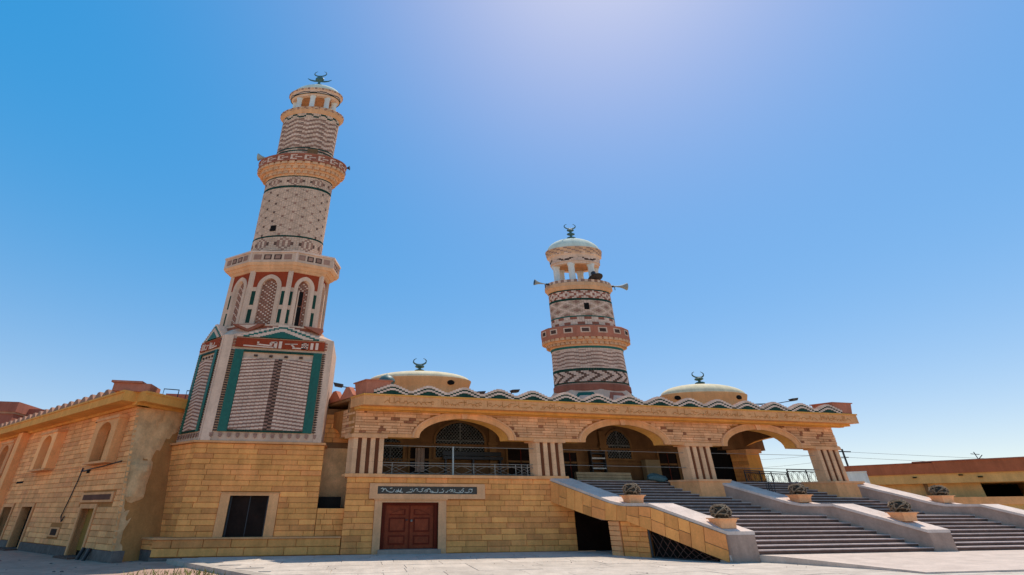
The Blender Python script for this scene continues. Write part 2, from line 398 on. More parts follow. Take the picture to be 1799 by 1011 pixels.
def parapet(a, under, name, wid=1.25):
    """low wall from the hall down to the plaza; under: list of (s, z) of its lower edge"""
    mb = MB(); top = PAR
    A = [sp(a, s, z) for s, z in top]; B = [sp(a + wid, s, z) for s, z in top]
    low = under
    pts = top + low[::-1]
    mb.prism([sp(a + .04, s, z - (.12 if i < len(top) else 0)) for i, (s, z) in enumerate(pts)],
             [sp(a + wid - .04, s, z - (.12 if i < len(top) else 0)) for i, (s, z) in enumerate(pts)], CONC)
    o = mb.build(name, stair)
    for (s0, z0), (s1, z1) in zip(top[:-1], top[1:]):
        n = max(1, round((s1 - s0) / 1.4))
        for k in range(n):
            t0, t1 = k / n, (k + 1) / n; g_ = .004
            sa, sb = s0 + (s1 - s0) * t0 + g_, s0 + (s1 - s0) * t1 - g_; za, zb = z0 + (z1 - z0) * t0, z0 + (z1 - z0) * t1
            c = MB(); c.box8([sp(a, sa, za - .12), sp(a + wid, sa, za - .12), sp(a + wid, sa, za), sp(a, sa, za), sp(a, sb, zb - .12), sp(a + wid, sb, zb - .12), sp(a + wid, sb, zb), sp(a, sb, zb)], COPE)
            c.build('coping_slab', o)
    return o
low1 = [(0, 2.25), (2.7, 1.45), (4.05, 1.42), (7.75, .12), (8.17, .0)]
b1 = parapet(9.9, low1, 'parapet_wall')
parapet(19.75, [(0, 2.3), (8.17, .0)], 'parapet_wall')
parapet(28.9, [(0, 2.3), (8.17, .0)], 'parapet_wall')
# sandstone cladding slabs on the outer side of the first parapet
cl = MB()
def interp(L, s):
    for (a, x), (b, y) in zip(L[:-1], L[1:]):
        if a <= s <= b: return x + (y - x) * (s - a) / (b - a)
    return L[-1][1]
s = .0; slabs = []
while s < 8.05:
    w = random.uniform(.42, .72); e = min(8.08, s + w)
    if 8.08 - e < .3: e = 8.08
    k = random.choice((1, 2, 2))
    cut = [0, random.uniform(.4, .62), 1] if k == 2 else [0, 1]
    for c0, c1 in zip(cut[:-1], cut[1:]):
        def zz(x, c): lo = interp(low1, x); hi = interp(PAR, x) - .13; return lo + (hi - lo) * c
        lean = .12
        def q(x, c, d):
            x2 = min(8.09, max(0.0, x + lean * (c - .5))); return STAIR.p(x2, zz(x2, c), d)
        g_ = .009; m0, m1 = c0 + .012, c1 - .012
        mb = MB(); dd = random.uniform(.04, .055)
        A = [q(s + g_, m0, .0), q(e - g_, m0, .0), q(e - g_, m1, .0), q(s + g_, m1, .0)]
        B = [q(s + g_, m0, dd), q(e - g_, m0, dd), q(e - g_, m1, dd), q(s + g_, m1, dd)]
        mb.prism(A, B, OCHRE if False else STONE); mb.build('cladding_slab', stair)
    s = e
# under the first flight: stone jamb, dark store door, triangular iron grille
bl = Blocks(stair, 'stone_block')
mb = MB(); mb.fbox(STAIR, 3.05, 4.85, -.05, 1.5, -.75, -.16, MORTAR); mb.build('jamb_core', stair)
bl.wall(STAIR, 3.62, 4.85, 0, 1.42, .20, .5, 1.0, STONE, -.18, -.12)
bl.wall(STAIR, 3.03, 3.58, 0, 1.42, .20, .6, .9, TRIM, -.18, -.06)
bl.done()
mb = MB(); mb.fprism(STAIR, [(4.9, 0), (7.75, 0.0), (7.75, .12), (4.9, 1.12)], -.6, -.42, VOID); mb.build('grille_backing', stair)
gr = MB()
def zt(s): return interp(low1, s) - .02
gr.fbox(STAIR, 4.88, 4.95, 0, zt(4.95), -.16, -.10, IRON); gr.fbox(STAIR, 4.88, 7.75, .02, .07, -.16, -.10, IRON)
for k in range(9):
    s0 = 5.05 + k * .3
    gr.tube([STAIR.p(s0, .05, -.13), STAIR.p(min(7.6, s0 + .5), max(.06, zt(min(7.6, s0 + .5))), -.13)], .014, RAILM if False else mat('rusty_bar', (.12, .06, .045), var=.1), 5)
    gr.tube([STAIR.p(s0 + .3, .05, -.14), STAIR.p(max(4.95, s0 - .3), max(.06, min(zt(max(4.95, s0 - .3)), .95)), -.14)], .014, MATS['rusty_bar'], 5)
gr.build('iron_grille', stair)
mb = MB(); mb.fbox(STAIR, -.02 + 7.7, 8.1, 0, .12, -.3, .03, CONC); mb.build('foot_block', stair)
# landing platform at the foot of the stairs
pm = MB(); pm.plan([(14.35, 17.95), (15.62, 17.95), (15.95, 17.0), (16.05, 12.3), (60, 11.6), (60, 18.5), (14.6, 18.5)], -.3, .3, PLATF)
pm.build('landing', kind='structure')

# ------------------------------------------------------------------ prayer hall
hall = thing('prayer_hall', 'long sandstone prayer hall with three wide arches and a zigzag roof edge', 'mosque', (10, 26, 0))
hb = Blocks(hall)
mb = MB(); mb.plan([(-.70, Y0 + .022), (1.08, Y0 + .022), (1.08, Y0 + .5), (3.88, Y0 + .5), (3.88, Y0 + .022), (11.1, Y0 + .022), (11.1, Y0 + 1), (-.7, Y0 + 1)], -.3, 2.22, MORTAR); mb.box(-.70, 11.1, Y0 + .022, Y0 + 1.0, 2.22, 3.40, MORTAR); mb.build('lower_wall', hall)
hb.wall(FRONT, -.72, 11.12, 0.02, 3.36, .257, .75, 1.35, STONE, -.10, .0,
        holes=[(.72, 4.28, 0, 2.34), (.42, 6.30, 2.38, 3.08)])
mb = MB(); mb.box(-.85, 11.0, Y0 - .06, Y0 + 1.0, 3.36, 3.50, TRIM); mb.build('wall_ledge', hall)
# side of the lower wall towards the minaret
sk = SKEW(-.70); hb.wall(Fr(-.72, Y0 + .02, (0, 1), (-1, 0)), 0, 1.1, 0.75, 3.36, .257, .6, 1.1, STONE, -.08, .0)
# red double door in its stone surround
mb = MB(); mb.fbox(FRONT, .72, 1.08, .0, 2.32, -.3, .05, TRIM2); mb.build('door_jamb', hall)
mb = MB(); mb.fbox(FRONT, 3.88, 4.28, .0, 2.32, -.3, .05, TRIM2); mb.build('door_jamb', hall)
mb = MB(); mb.fbox(FRONT, 1.08, 3.88, 2.22, 2.32, -.3, .05, TRIM2); mb.build('door_lintel', hall)
mb = MB(); mb.fbox(FRONT, .68, 4.34, 2.325, 2.375, -.1, .08, TRIM); mb.build('door_cornice', hall)
mb = MB(); mb.fbox(FRONT, 1.0, 4.0, -.02, .2, -.3, .22, CONC); mb.build('door_step', hall)
door = MB(); door.fbox(FRONT, 1.08, 3.88, .2, 2.22, -.40, -.34, WOODD); door = door.build('door', hall)
mb = MB()
for a, b, c, d in ((1.08, 1.26, .2, 2.22), (3.70, 3.88, .2, 2.22), (1.26, 3.70, 2.10, 2.22)): mb.fbox(FRONT, a, b, c, d, -.36, -.16, WOODD)
mb.each('door_frame', door)
def leaf(s0, s1, side):
    mb = MB(); mb.fbox(FRONT, s0, s1, .22, 2.09, -.34, -.27, WOOD); lf = mb.build('door_leaf', door)
    a, b = s0 + .20, s1 - .20
    for zz0, zz1 in ((.38, .78), (.92, 1.55)):
        mb2.fbox(FRONT, a, b, zz0, zz1, -.27, -.245, WOODD)
        mb2.fbox(FRONT, a + .07, b - .07, zz0 + .07, zz1 - .07, -.25, -.222, WOOD)
    w = b - a
    pts = [(a, 1.66), (b, 1.66)] + [((a + (b - a) * t) if side < 0 else (b - (b - a) * t), 1.66 + .26 * sin(t * pi / 2 * .98) ** .8) for t in (1, .8, .6, .4, .2, .05)][::(1 if side < 0 else 1)]
    if side > 0: pts = [(b, 1.66), (a, 1.66)] + pts[2:]
    mb2.fprism(FRONT, pts, -.27, -.245, WOODD)
    cx = sum(p[0] for p in pts) / len(pts); cz = sum(p[1] for p in pts) / len(pts)
    mb2.fprism(FRONT, [(cx + (x - cx) * .8, cz + (z_ - cz) * .72) for x, z_ in pts], -.25, -.225, WOOD)
mb2 = MB(); leaf(1.27, 2.475, -1); leaf(2.485, 3.69, 1); mb2.each('door_panel', door)
mb = MB(); mb.fbox(FRONT, 2.445, 2.515, .22, 2.09, -.27, -.24, WOODD); mb.build('meeting_stile', door)
mb = MB(); mb.tube([FRONT.p(2.36, 1.44, -.27), FRONT.p(2.36, 1.44, -.17), FRONT.p(2.28, 1.44, -.16)], .028, IRON); mb.lathe(FRONT.p(2.58, 1.40, -.2), [(.0, -.05), (.05, -.03), (.06, .02), (.03, .06), (0, .06)], RAILM, 10); mb.build('door_handle', door)
# name board over the door
mb = MB(); mb.fbox(FRONT, .42, 6.30, 2.95, 3.08, -.1, .06, TRIM2); mb.fbox(FRONT, .42, 6.30, 2.38, 2.60, -.1, .06, TRIM2)
mb.fbox(FRONT, .42, .82, 2.60, 2.95, -.1, .06, TRIM2); mb.fbox(FRONT, 5.88, 6.30, 2.60, 2.95, -.1, .06, TRIM2); mb.each('sign_surround', hall)
mb = MB(); mb.fbox(FRONT, .82, 5.88, 2.60, 2.95, -.08, .01, BLACKM); sg = mb.build('sign_board', hall)
SG = [  # strokes traced from the board, in units of its length and height (0,0 = top left)
 [(.03, .35), (.05, .25), (.055, .6), (.04, .7)], [(.05, .55), (.075, .3), (.09, .65)], [(.08, .45), (.11, .72), (.15, .75), (.165, .4)], [(.17, .7), (.20, .72), (.205, .3)], [(.12, .3), (.145, .22)],
 [(.18, .5), (.22, .68), (.235, .25)], [(.21, .72), (.25, .78)], [(.28, .82), (.31, .75), (.34, .72), (.345, .25)], [(.32, .45), (.335, .35)], [(.355, .72), (.365, .4)],
 [(.37, .38), (.39, .3), (.40, .5), (.385, .6)], [(.40, .62), (.43, .7), (.45, .45), (.43, .38)], [(.44, .3), (.46, .25)], [(.46, .7), (.48, .45), (.50, .62), (.47, .74)],
 [(.49, .4), (.515, .3), (.53, .55)], [(.52, .7), (.54, .62), (.56, .72)], [(.53, .8), (.57, .78), (.60, .74), (.605, .25)], [(.61, .78), (.64, .78), (.66, .7), (.665, .45)],
 [(.645, .4), (.66, .3)], [(.68, .75), (.70, .7), (.71, .45)], [(.72, .6), (.735, .35), (.75, .6), (.73, .7)], [(.755, .3), (.76, .75)], [(.775, .3), (.78, .62), (.765, .75)], [(.78, .76), (.83, .8), (.835, .55)],
 [(.82, .5), (.85, .8), (.87, .55), (.855, .4), (.84, .62)], [(.86, .28), (.875, .24)], [(.88, .72), (.91, .78), (.93, .6)], [(.93, .72), (.925, .4), (.945, .3), (.96, .5), (.95, .74), (.93, .76)], [(.965, .35), (.955, .25)]]
mb = MB()
for st_ in SG:
    # smooth the stroke
    pts = [FRONT.p(.82 + 5.06 * (u * .99), 2.95 - .35 * v, .014) for u, v in st_]
    sm = []
    for i in range(len(pts) - 1):
        p0 = Vector(pts[max(i - 1, 0)]); p1 = Vector(pts[i]); p2 = Vector(pts[i + 1]); p3 = Vector(pts[min(i + 2, len(pts) - 1)])
        for t in (0, .33, .66): sm.append(.5 * ((2 * p1) + (p2 - p0) * t + (2 * p0 - 5 * p1 + 4 * p2 - p3) * t * t + (3 * p1 - p0 - 3 * p2 + p3) * t ** 3))
    sm.append(Vector(pts[-1])); n = len(sm)
    mb.tube(sm, [.009 + .012 * sin(pi * (i + .6) / n) for i in range(n)], SILVER, 5)
mb.build('lettering', sg)
# piers
PC = [.2, 10.05, 19.32, 28.42]
for i, c in enumerate(PC):
    w = 1.55; d = .5
    mb = MB(); mb.pbox(c - w / 2 + .05, c + w / 2 - .05, .05, d - .02, 3.5 if i < 2 else 3.43, 5.3, STRIPE_D); pr_ = mb.build('pier', hall)
    z0 = 3.5 if i < 2 else 3.43
    L = .22; D = (w - 4 * L) / 3
    for k in range(4):
        a = c - w / 2 + k * (L + D)
        mb = MB()
        zc = [z0, z0 + .6, z0 + 1.2, 5.3]
        for za, zb in zip(zc[:-1], zc[1:]): mb.pbox(a, a + L, .0, d, za + .003, zb - .003, STRIPE_L)
        mb.build('pale_stripe', pr_)
    mb = MB()
    if i < 2: mb.pbox(c - w / 2 - .12, c + w / 2 + .12, -.08, d + .1, 3.40, 3.52, TRIM)
    else:
        mb.pbox(c - w / 2 - .25, c + w / 2 + .2, -.5, 1.1, 2.3, 3.33, TRIM); mb.pbox(c - w / 2 - .3, c + w / 2 + .25, -.55, 1.15, 3.33, 3.43, TRIM2)
    mb.build('pier_base', hall)
    mb = MB(); mb.pbox(c - w / 2 - .14, c + w / 2 + .14, -.07, d + .12, 5.24, 5.42, TRIM2); mb.build('pier_capital', hall)
# arcade wall with its three arches
ARC = [(5.25, 2.48, 1.08), (14.68, 2.48, 1.06), (23.75, 2.45, 1.04)]
def PQ(s, z, d): return P(s, -d, z)
mb = MB(); arch_wall(mb, PQ, -.6, 29.3, 5.3, 6.80, ARC, -.04, -.62, MORTAR, OCHRE); mb.build('arcade_wall', hall)
for c, w, r in ARC:
    mb = MB(); arch_band(mb, PQ, c, 5.3, w, r, .30, -.02, .05, TRIM); arch_band(mb, PQ, c, 5.3, w + .30, r + .30, .09, -.02, .09, TRIM2)
    mb.build('arch_moulding', hall)
    mb = MB(); mb.fprism(FRONT, [(c - .13, 5.3 + r - .05), (c + .13, 5.3 + r - .05), (c + .2, 5.3 + r + .38), (c - .2, 5.3 + r + .38)], -.02, .12, TRIM2); mb.build('keystone', hall)
# imposts: plain dressed band along the bottom of the arcade wall
for a, b in ((-.62, 5.25 - 2.79), (5.25 + 2.79, 14.68 - 2.79), (14.68 + 2.79, 23.75 - 2.75), (23.75 + 2.75, 29.35)):
    mb = MB(); mb.pbox(a, b, -.03, .06, 5.30, 5.47, TRIM); mb.build('impost', hall)
def arch_clip(sg, za, zb):
    out = [sg]; zm = (za + zb) / 2
    for c, w, r in ARC:
        W_, H_ = w + .40, r + .40; t = (za - 5.3) / H_
        if t >= 1: continue
        hw = 0
        for x, y in arch_pts(W_, H_, 40):
            if y >= za - 5.3: hw = max(hw, abs(x))
        h0, h1 = c - hw, c + hw; ns = []
        for a, b in out:
            if h1 <= a or h0 >= b: ns.append((a, b)); continue
            if h0 > a: ns.append((a, h0))
            if h1 < b: ns.append((h1, b))
        out = ns
    return out
zc = 5.48; hs = Blocks(hall, 'facing_stone')
while zc < 6.6:
    h = random.choice((.10, .13, .16, .19)); h = min(h, 6.66 - zc)
    if h < .06: break
    hs.wall(FRONT, -.6, 29.3, zc, zc + h, h, .35, 1.25, SPAN, -.08, random.uniform(-.015, .025), clip=arch_clip, alt=REDST, altp=.17, gap=.014)
    zc += h
for x0, zz in ((26.5, 6.0),): pass
# left flank of the arcade, running back
fl = SKEW(-.6)
mb = MB(); arch_wall(mb, fl.p, .1, 6.5, 5.3, 6.8, [(3.4, 2.0, .9)], -.04, -.5, MORTAR, OCHRE); mb.build('flank_wall', hall)
zc = 5.35
while zc < 6.6:
    h = random.choice((.13, .16, .19)); hs.wall(fl, .05, 1.25, zc, zc + h, h, .3, .7, SPAN, -.08, .0, alt=REDST, altp=.12); hs.wall(fl, 5.5, 6.5, zc, zc + h, h, .3, .7, SPAN, -.08, .0); zc += h
# right flank arch, seen through the third bay
fr_ = SKEW(29.2)
mb = MB(); arch_wall(mb, lambda s, z, d: fr_.p(s, z, d), .5, 6.2, 5.3, 7.1, [(3.1, 2.2, 1.0)], .45, 0, BACKW, OCHRE); mb.build('flank_wall', hall)
mb = MB(); mb.pbox(27.75, 28.75, 4.0, 5.0, 3.3, 5.4, OCHRE); mb.pbox(27.65, 28.85, 3.9, 5.1, 5.35, 5.6, TRIM); mb.build('rear_pier', hall)
hb.wall(SKEW(27.74), 3.99, 5.0, 3.45, 5.3, .23, .4, .8, STONE, -.05, .03)
hs.done(290)
# cornice with carved frieze
mb = MB(); mb.pbox(-.76, 30.1, -.93, 0.3, 6.78, 7.30, TRIM); mb.pbox(-.80, 30.14, -.97, .3, 7.28, 7.36, OCHRE); co = mb.build('cornice', hall)
mb = MB(); mb.pbox(-.70, 29.95, -.55, 0.0, 6.64, 6.775, OCHRE); mb.pbox(-.66, 29.9, -.25, 0.0, 6.60, 6.635, OCHRE); mb.build('cornice_bead', co)
mb = MB(); fz = Fr(0, P(0, -.93, 0)[1], (1, 0), (0, -1))
x = .75; rnd = random.Random(5)
while x < 29.5:
    w = rnd.choice((1.9, 2.3, 2.8)); e = min(x + w, 29.9)
    t = x + .08
    while t < e - .15:
        k = rnd.random(); h0 = 6.87; h1 = 7.2
        if k < .25: mb.fbox(fz, t, t + .035, h0 + rnd.uniform(0, .08), h1, -.01, .012, LEADG); t += .09
        elif k < .55:
            l = rnd.uniform(.2, .5); b = h0 + rnd.uniform(0, .06); pts = [fz.p(t + l * i / 6, b + .16 * sin(pi * i / 6) * rnd.uniform(.3, 1), .004) for i in range(7)]
            mb.tube(pts, .018, LEADG, 4); t += l * .8
        elif k < .8:
            l = rnd.uniform(.10, .2); cz = h0 + rnd.uniform(.08, .2)
            mb.tube([fz.p(t + l * .5 + l * .5 * cos(q * pi / 4), cz + l * .45 * sin(q * pi / 4), .004) for q in range(8)], .016, LEADG, 4); t += l * .9
        else:
            l = rnd.uniform(.15, .4); b = h0 + rnd.uniform(0, .25); mb.fbox(fz, t, t + l, b, b + .035, -.01, .012, LEADG); t += l * .6
    x = e + .22
mb.build('carved_frieze', co, kind='stuff')
# roof
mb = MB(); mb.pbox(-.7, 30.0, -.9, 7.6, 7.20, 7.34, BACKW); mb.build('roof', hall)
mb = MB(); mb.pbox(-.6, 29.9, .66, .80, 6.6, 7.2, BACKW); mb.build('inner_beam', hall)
# zigzag parapet pieces
def merlon_mesh():
    mb = MB(); n = 12; w = 1.96
    def crest(t): return min(.36, .41 * (1 - abs(2 * t - 1)))   # blunt tip
    lv = [.19, .065, -.02, -.12, -.17, -.6]; ms = [BEIGE2, GREEN2, BEIGE2, GREEN2, GREEN2]
    for c in range(n):
        t0, t1 = c / n, (c + 1) / n; st = (crest(t0) + crest(t1)) / 2
        x0, x1 = -w / 2 + w * t0, -w / 2 + w * t1
        for k in range(5):
            za, zb = [max(0.0, v + st) for v in (lv[k + 1], lv[k])]
            if zb - za < .004: continue
            d = .03 if k % 2 == 0 else 0.0
            if k == 4: d = .01
            mb.box8([(x0, -d, za), (x1, -d, za), (x1, -d, zb), (x0, -d, zb), (x0, .3, za), (x1, .3, za), (x1, .3, zb), (x0, .3, zb)], ms[k])
    return mb
mm = merlon_mesh()
m0 = None
for i in range(15):
    x = 1.22 + i * (28.7 - 1.22) / 14
    if m0 is None:
        mm2 = MB(); mm2.v = [(vx + x, vy + P(0, -.9, 0)[1], vz + 7.36) for vx, vy, vz in mm.v]; mm2.f = mm.f; mm2.m = mm.m; mm2.ms = mm.ms
        m0 = mm2.build('merlon', hall); xfirst = x
    else:
        o = m0.copy(); COL.objects.link(o); o.parent = hall; o.location = (x - xfirst, 0, 0)
# pink merlons on the left side, running back
fs_ = SKEW(-.76)
for k in range(7):
    s0 = .15 + k * 1.35
    mb = MB(); mb.fprism(fs_, [(s0, 7.36), (s0 + 1.3, 7.36), (s0 + 1.3, 7.46), (s0 + .8, 7.98), (s0 + .5, 7.98), (s0, 7.46)], -.3, 0, PINK); mb.build('side_merlon', hall)
for a, b, zt_ in ((-.70, .62, 8.05), (28.62, 30.05, 8.0)):
    mb = MB(); A = [P(a + .08, -.85, 7.36), P(b - .08, -.85, 7.36), P(b - .08, .1, 7.36), P(a + .08, .1, 7.36)]; B = [P(a, -.92, zt_), P(b, -.92, zt_), P(b, .18, zt_), P(a, .18, zt_)]
    mb.prism(A, B, PINK); mb.pbox(a - .06, b + .06, -.97, .24, zt_, zt_ + .06, PINK); mb.build('corner_post', hall)
# porch floor and back wall
mb = MB(); mb.plan([(-.6, 24.75), (10.4, 24.75), (6.35, 30.9), (-.6, 30.9)], 3.2, 3.42, STEP_SHADE); mb.pbox(10.5, 30.0, 2.2, 7.6, 3.2, 3.418, STEP_SHADE); mb.build('porch_floor', hall)
BW = 28.8
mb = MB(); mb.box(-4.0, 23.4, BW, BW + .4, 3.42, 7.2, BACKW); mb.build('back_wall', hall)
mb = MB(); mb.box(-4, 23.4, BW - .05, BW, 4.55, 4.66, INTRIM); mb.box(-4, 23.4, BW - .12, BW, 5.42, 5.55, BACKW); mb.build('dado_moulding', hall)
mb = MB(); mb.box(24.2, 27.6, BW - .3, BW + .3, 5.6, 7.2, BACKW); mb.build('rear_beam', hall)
fb = Fr(0, BW, (1, 0), (0, -1))
def lattice_window(c, w, z0, spring, rise, name='arched_window'):
    mb = MB(); pts = [(c - w, z0), (c + w, z0), (c + w, spring)] + [(c + x, spring + y) for x, y in arch_pts(w, rise)[::-1]][1:-1] + [(c - w, spring)]
    mb.fprism(fb, pts, -.02, .03, VOID); o = mb.build(name, hall)
    mb = MB(); arch_band(mb, fb.p, c, spring, w, rise, .14, 0, .10, INTRIM, leg=spring - z0); mb.fbox(fb, c - w - .14, c + w + .14, z0 - .12, z0, 0, .14, INTRIM); mb.build('window_frame', o)
    mb = MB(); n = int((w * 2 + spring + rise - z0) / .2)
    zt2 = spring + rise
    def inside(s, z):
        if abs(s - c) > w or z < z0: return False
        if z <= spring: return True
        u = (s - c) / w; return z < spring + rise * sqrt(max(0, 1 - u * u)) * .98
    for k in range(-n, n + 14):
        for sg_ in (1, -1):
            pp = []
            for t in range(0, 60):
                z = z0 + (zt2 - z0) * t / 59; s = c - w + k * .2 + (z - z0) * .9 if sg_ > 0 else c + w - k * .2 - (z - z0) * .9
                if inside(s, z): pp.append((s, z))
            if len(pp) > 1: mb.tube([fb.p(*pp[0], .045 + .012 * sg_), fb.p(*pp[-1], .045 + .012 * sg_)], .022, LATT, 4)
    mb.fbox(fb, c - .04, c + .04, z0, zt2 - .02, .03, .08, LATT); mb.fbox(fb, c - w, c + w, spring - .04, spring + .04, .03, .08, LATT)
    mb.build('lattice', o)
lattice_window(5.85, 1.55, 4.75, 5.75, 1.1); lattice_window(16.55, .85, 4.9, 5.7, .95); lattice_window(1.55, .75, 4.5, 5.3, .5)
def dark_door(s0, s1, z1, fr=fb, z0=3.42, name='inner_door'):
    mb = MB(); mb.fbox(fr, s0, s1, z0, z1, -.02, .03, SMOKE); o = mb.build(name, hall)
    mb = MB(); mb.fbox(fr, s0 - .12, s0, z0, z1 + .12, 0, .09, INTRIM); mb.fbox(fr, s1, s1 + .12, z0, z1 + .12, 0, .09, INTRIM); mb.fbox(fr, s0, s1, z1, z1 + .12, 0, .09, INTRIM); mb.build('frame', o)
    mb = MB(); mb.fbox(fr, (s0 + s1) / 2 - .03, (s0 + s1) / 2 + .03, z0, z1, .03, .05, WOODD); mb.build('stile', o)
dark_door(2.75, 3.9, 5.3); dark_door(8.9, 10.6, 5.35); dark_door(19.4, 20.7, 5.3); dark_door(12.6, 13.5, 5.2)
mb = MB(); mb.fbox(fb, 23.4, 25.2, 3.42, 7.2, -.3, -.2, VOID); mb.build('side_passage', hall)
mb = MB(); mb.box(-.9, 23.4, 27.75, 28.15, 3.42, 3.45, STEP_SHADE); mb.build('porch_step', hall)
# columns and low wall inside the porch
for x in (-.4, 7.9, 11.6, 15.4, 21.8):
    mb = MB(); mb.box(x - .22, x + .22, BW - .24, BW - .06, 3.42, 6.6, INTRIM); mb.box(x - .3, x + .3, BW - .3, BW - .06, 5.5, 5.7, INTRIM); mb.build('pilaster', hall)
# store door below the porch and recess beside the minaret
mb = MB(); mb.fbox(FRONT, 11.12, 13.4, -.02, 2.2, -.5, -.42, SMOKE); mb.build('store_door', hall)
mb = MB(); mb.box(-2.6, 0.2, 26.6, 26.9, -.2, 7.0, BACKW); mb.build('recess_wall', hall)
hb.wall(Fr(0, 26.6, (1, 0), (0, -1)), -2.4, -.2, 5.2, 6.7, .24, .5, .9, STONE, -.05, .03)
mb = MB(); mb.box(-2.3, -.72, 26.55, 26.6, 2.0, 4.9, PLASTER); mb.build('plaster_patch', hall)
mb = MB(); mb.box(-2.05, -.95, 25.5, 25.55, 1.9, 2.48, VOID); mb.build('vent_opening', hall)
mb = MB(); mb.box(-2.1, -.74, 25.16, 25.5, -.1, 1.96, MORTAR); mb.build('low_wall', hall)
hb.wall(Fr(0, 25.1, (1, 0), (0, -1)), -2.0, -.72, .76, 1.96, .24, .5, .8, STONE, -.08, .0)
hb.done(290)

# ------------------------------------------------------------------ finials, domes
def crescent(mb, c, r, m, yaw=0.0, th=.05, open_=52, sq=.62):
    n = 20; path = []; rad = []
    for i in range(n + 1):
        a = radians(90 + open_ + (360 - 2 * open_) * i / n); k = sin(pi * i / n)
        path.append((c[0] + r * cos(a) * cos(yaw), c[1] + r * cos(a) * sin(yaw), c[2] + r * sq * sin(a))); rad.append(th * (.3 + .9 * k))
    mb.tube(path, rad, m, 8)
def finial(par, c, h, r, m, bulges=3, horns=False, sq=.62):
    """stacked discs below a crescent, base at c, whole height h, crescent half width r"""
    mb = MB(); zb = h - 2 * r * sq * .9; pr_ = [(r * .4, -.1)]
    for k in range(bulges):
        z0 = zb * k / bulges; z1 = zb * (k + 1) / bulges; R_ = r * (.78 - .08 * k); st_ = r * .22
        for t, rr in ((.05, st_), (.2, st_), (.3, R_ * .8), (.42, R_), (.6, R_), (.72, R_ * .8), (.82, st_), (.98, st_)): pr_.append((rr, z0 + (z1 - z0) * t))
    pr_.append((r * .16, zb)); pr_.append((0, zb + .02)); mb.lathe(c, pr_, m, 20)
    o = mb.build('finial', par, smooth=True)
    mb = MB(); crescent(mb, (c[0], c[1], c[2] + zb + r * sq * .85), r, m, -YAW, r * .12, 32, sq)
    mb.build('crescent', o, smooth=True)
    if horns:
        for sgn in (-1, 1):
            mb = MB()
            mb.tube([(c[0], c[1], c[2] + zb * .62), (c[0] + sgn * .45, c[1], c[2] + zb * .62), (c[0] + sgn * .75, c[1], c[2] + zb * .66), (c[0] + sgn * 1.02, c[1], c[2] + zb * .76)], [.10, .09, .07, .03], m, 7)
            mb.build('side_horn', o, smooth=True)
    return o
def roof_dome(c, r, zr, h, label):
    global XF
    t = thing('roof_dome', label, 'dome', (c[0], c[1], 7.34), 'low plaster domes on the roof')
    XF = oval(c); z = zr - 9.5
    mb = MB(); mb.lathe((c[0], c[1], z), [(r * .95, 7.2), (r * .95, 8.75), (r * .94, 8.85), (r * .97, 9.05), (r * 1.0, 9.32), (r * 1.015, 9.46), (r * 1.015, 9.52), (r * .985, 9.54)], CREAM, 64); mb.build('drum', t, smooth=True)
    mb = MB(); mb.lathe((c[0], c[1], zr + .02), [(r * .985 * cos(a), h * sin(a)) for a in [radians(x) for x in (0, 8, 16, 25, 35, 45, 55, 65, 75, 83)]] + [(0, h)], CREAM2, 64); mb.build('shell', t, smooth=True)
    for an in (-62, -150, 100, 20):
        a = radians(an); mb = MB()
        cx, cy = c[0] + r * .985 * cos(a), c[1] + r * .985 * sin(a); u = (-sin(a), cos(a)); f = Fr(cx, cy, u, (cos(a), sin(a)))
        mb.fprism(f, [(.26 * cos(q * pi / 8), z + 9.18 + .15 * sin(q * pi / 8)) for q in range(16)], -.3, .09, VOID); mb.build('oculus', t)
    XF = None
    finial(t, (c[0], c[1], zr + h - .05), 1.08, .44, METALG, 2, sq=.55)
roof_dome((3.22, 29.4), 3.40, 9.5, .63, 'low cream dome behind the zigzag roof edge, nearer the tall minaret')
roof_dome((24.45, 29.4), 3.14, 9.46, .85, 'low cream dome on the roof above the open right bay')
t = thing('small_dome', 'small teal dome on the pink corner post of the roof', 'dome', (.9, 25.0, 8.1))
mb = MB(); mb.lathe((.92, 25.0, 8.1), [(.38, 0), (.40, .1), (.46, .2), (.44, .32), (.33, .45), (.18, .54), (.05, .6), (0, .68)], METALG, 24); mb.build('shell', t, smooth=True)

# ------------------------------------------------------------------ minarets
def cyl_cells(mb, c, r0, r1, z0, z1, rows, cols, fn, gap=.10, t=.05, ph=0.0):
    """brick cells round a shaft. fn(row, col) gives a material or None (left out)"""
    h = (z1 - z0) / rows; k0 = (r1 - r0) / (z1 - z0)
    for j in range(rows):
        za, zb = z0 + j * h + h * gap * .5, z0 + (j + 1) * h - h * gap * .5
        ra = r0 + (za - z0) * k0; rb = r0 + (zb - z0) * k0
        off = .5 if j % 2 else 0
        for i in range(cols):
            m = fn(j, i)
            if m is None: continue
            dth = 2 * pi / cols; a0 = ph + (i) * dth + dth * .04; a1 = ph + (i + 1) * dth - dth * .04
            ro = t + random.uniform(-.006, .006)
            v = []
            for rr, z_ in ((ra, za), (rb, zb)):
                for a in (a0, a1):
                    for e in (0, ro): v.append((c[0] + (rr + e) * cos(a), c[1] + (rr + e) * sin(a), z_))
            # order: (a0 in, a0 out, a1 in, a1 out) low, then high
            mb.add(v, [(1, 3, 7, 5), (0, 1, 5, 4), (2, 6, 7, 3), (4, 5, 7, 6), (0, 2, 3, 1)], m)
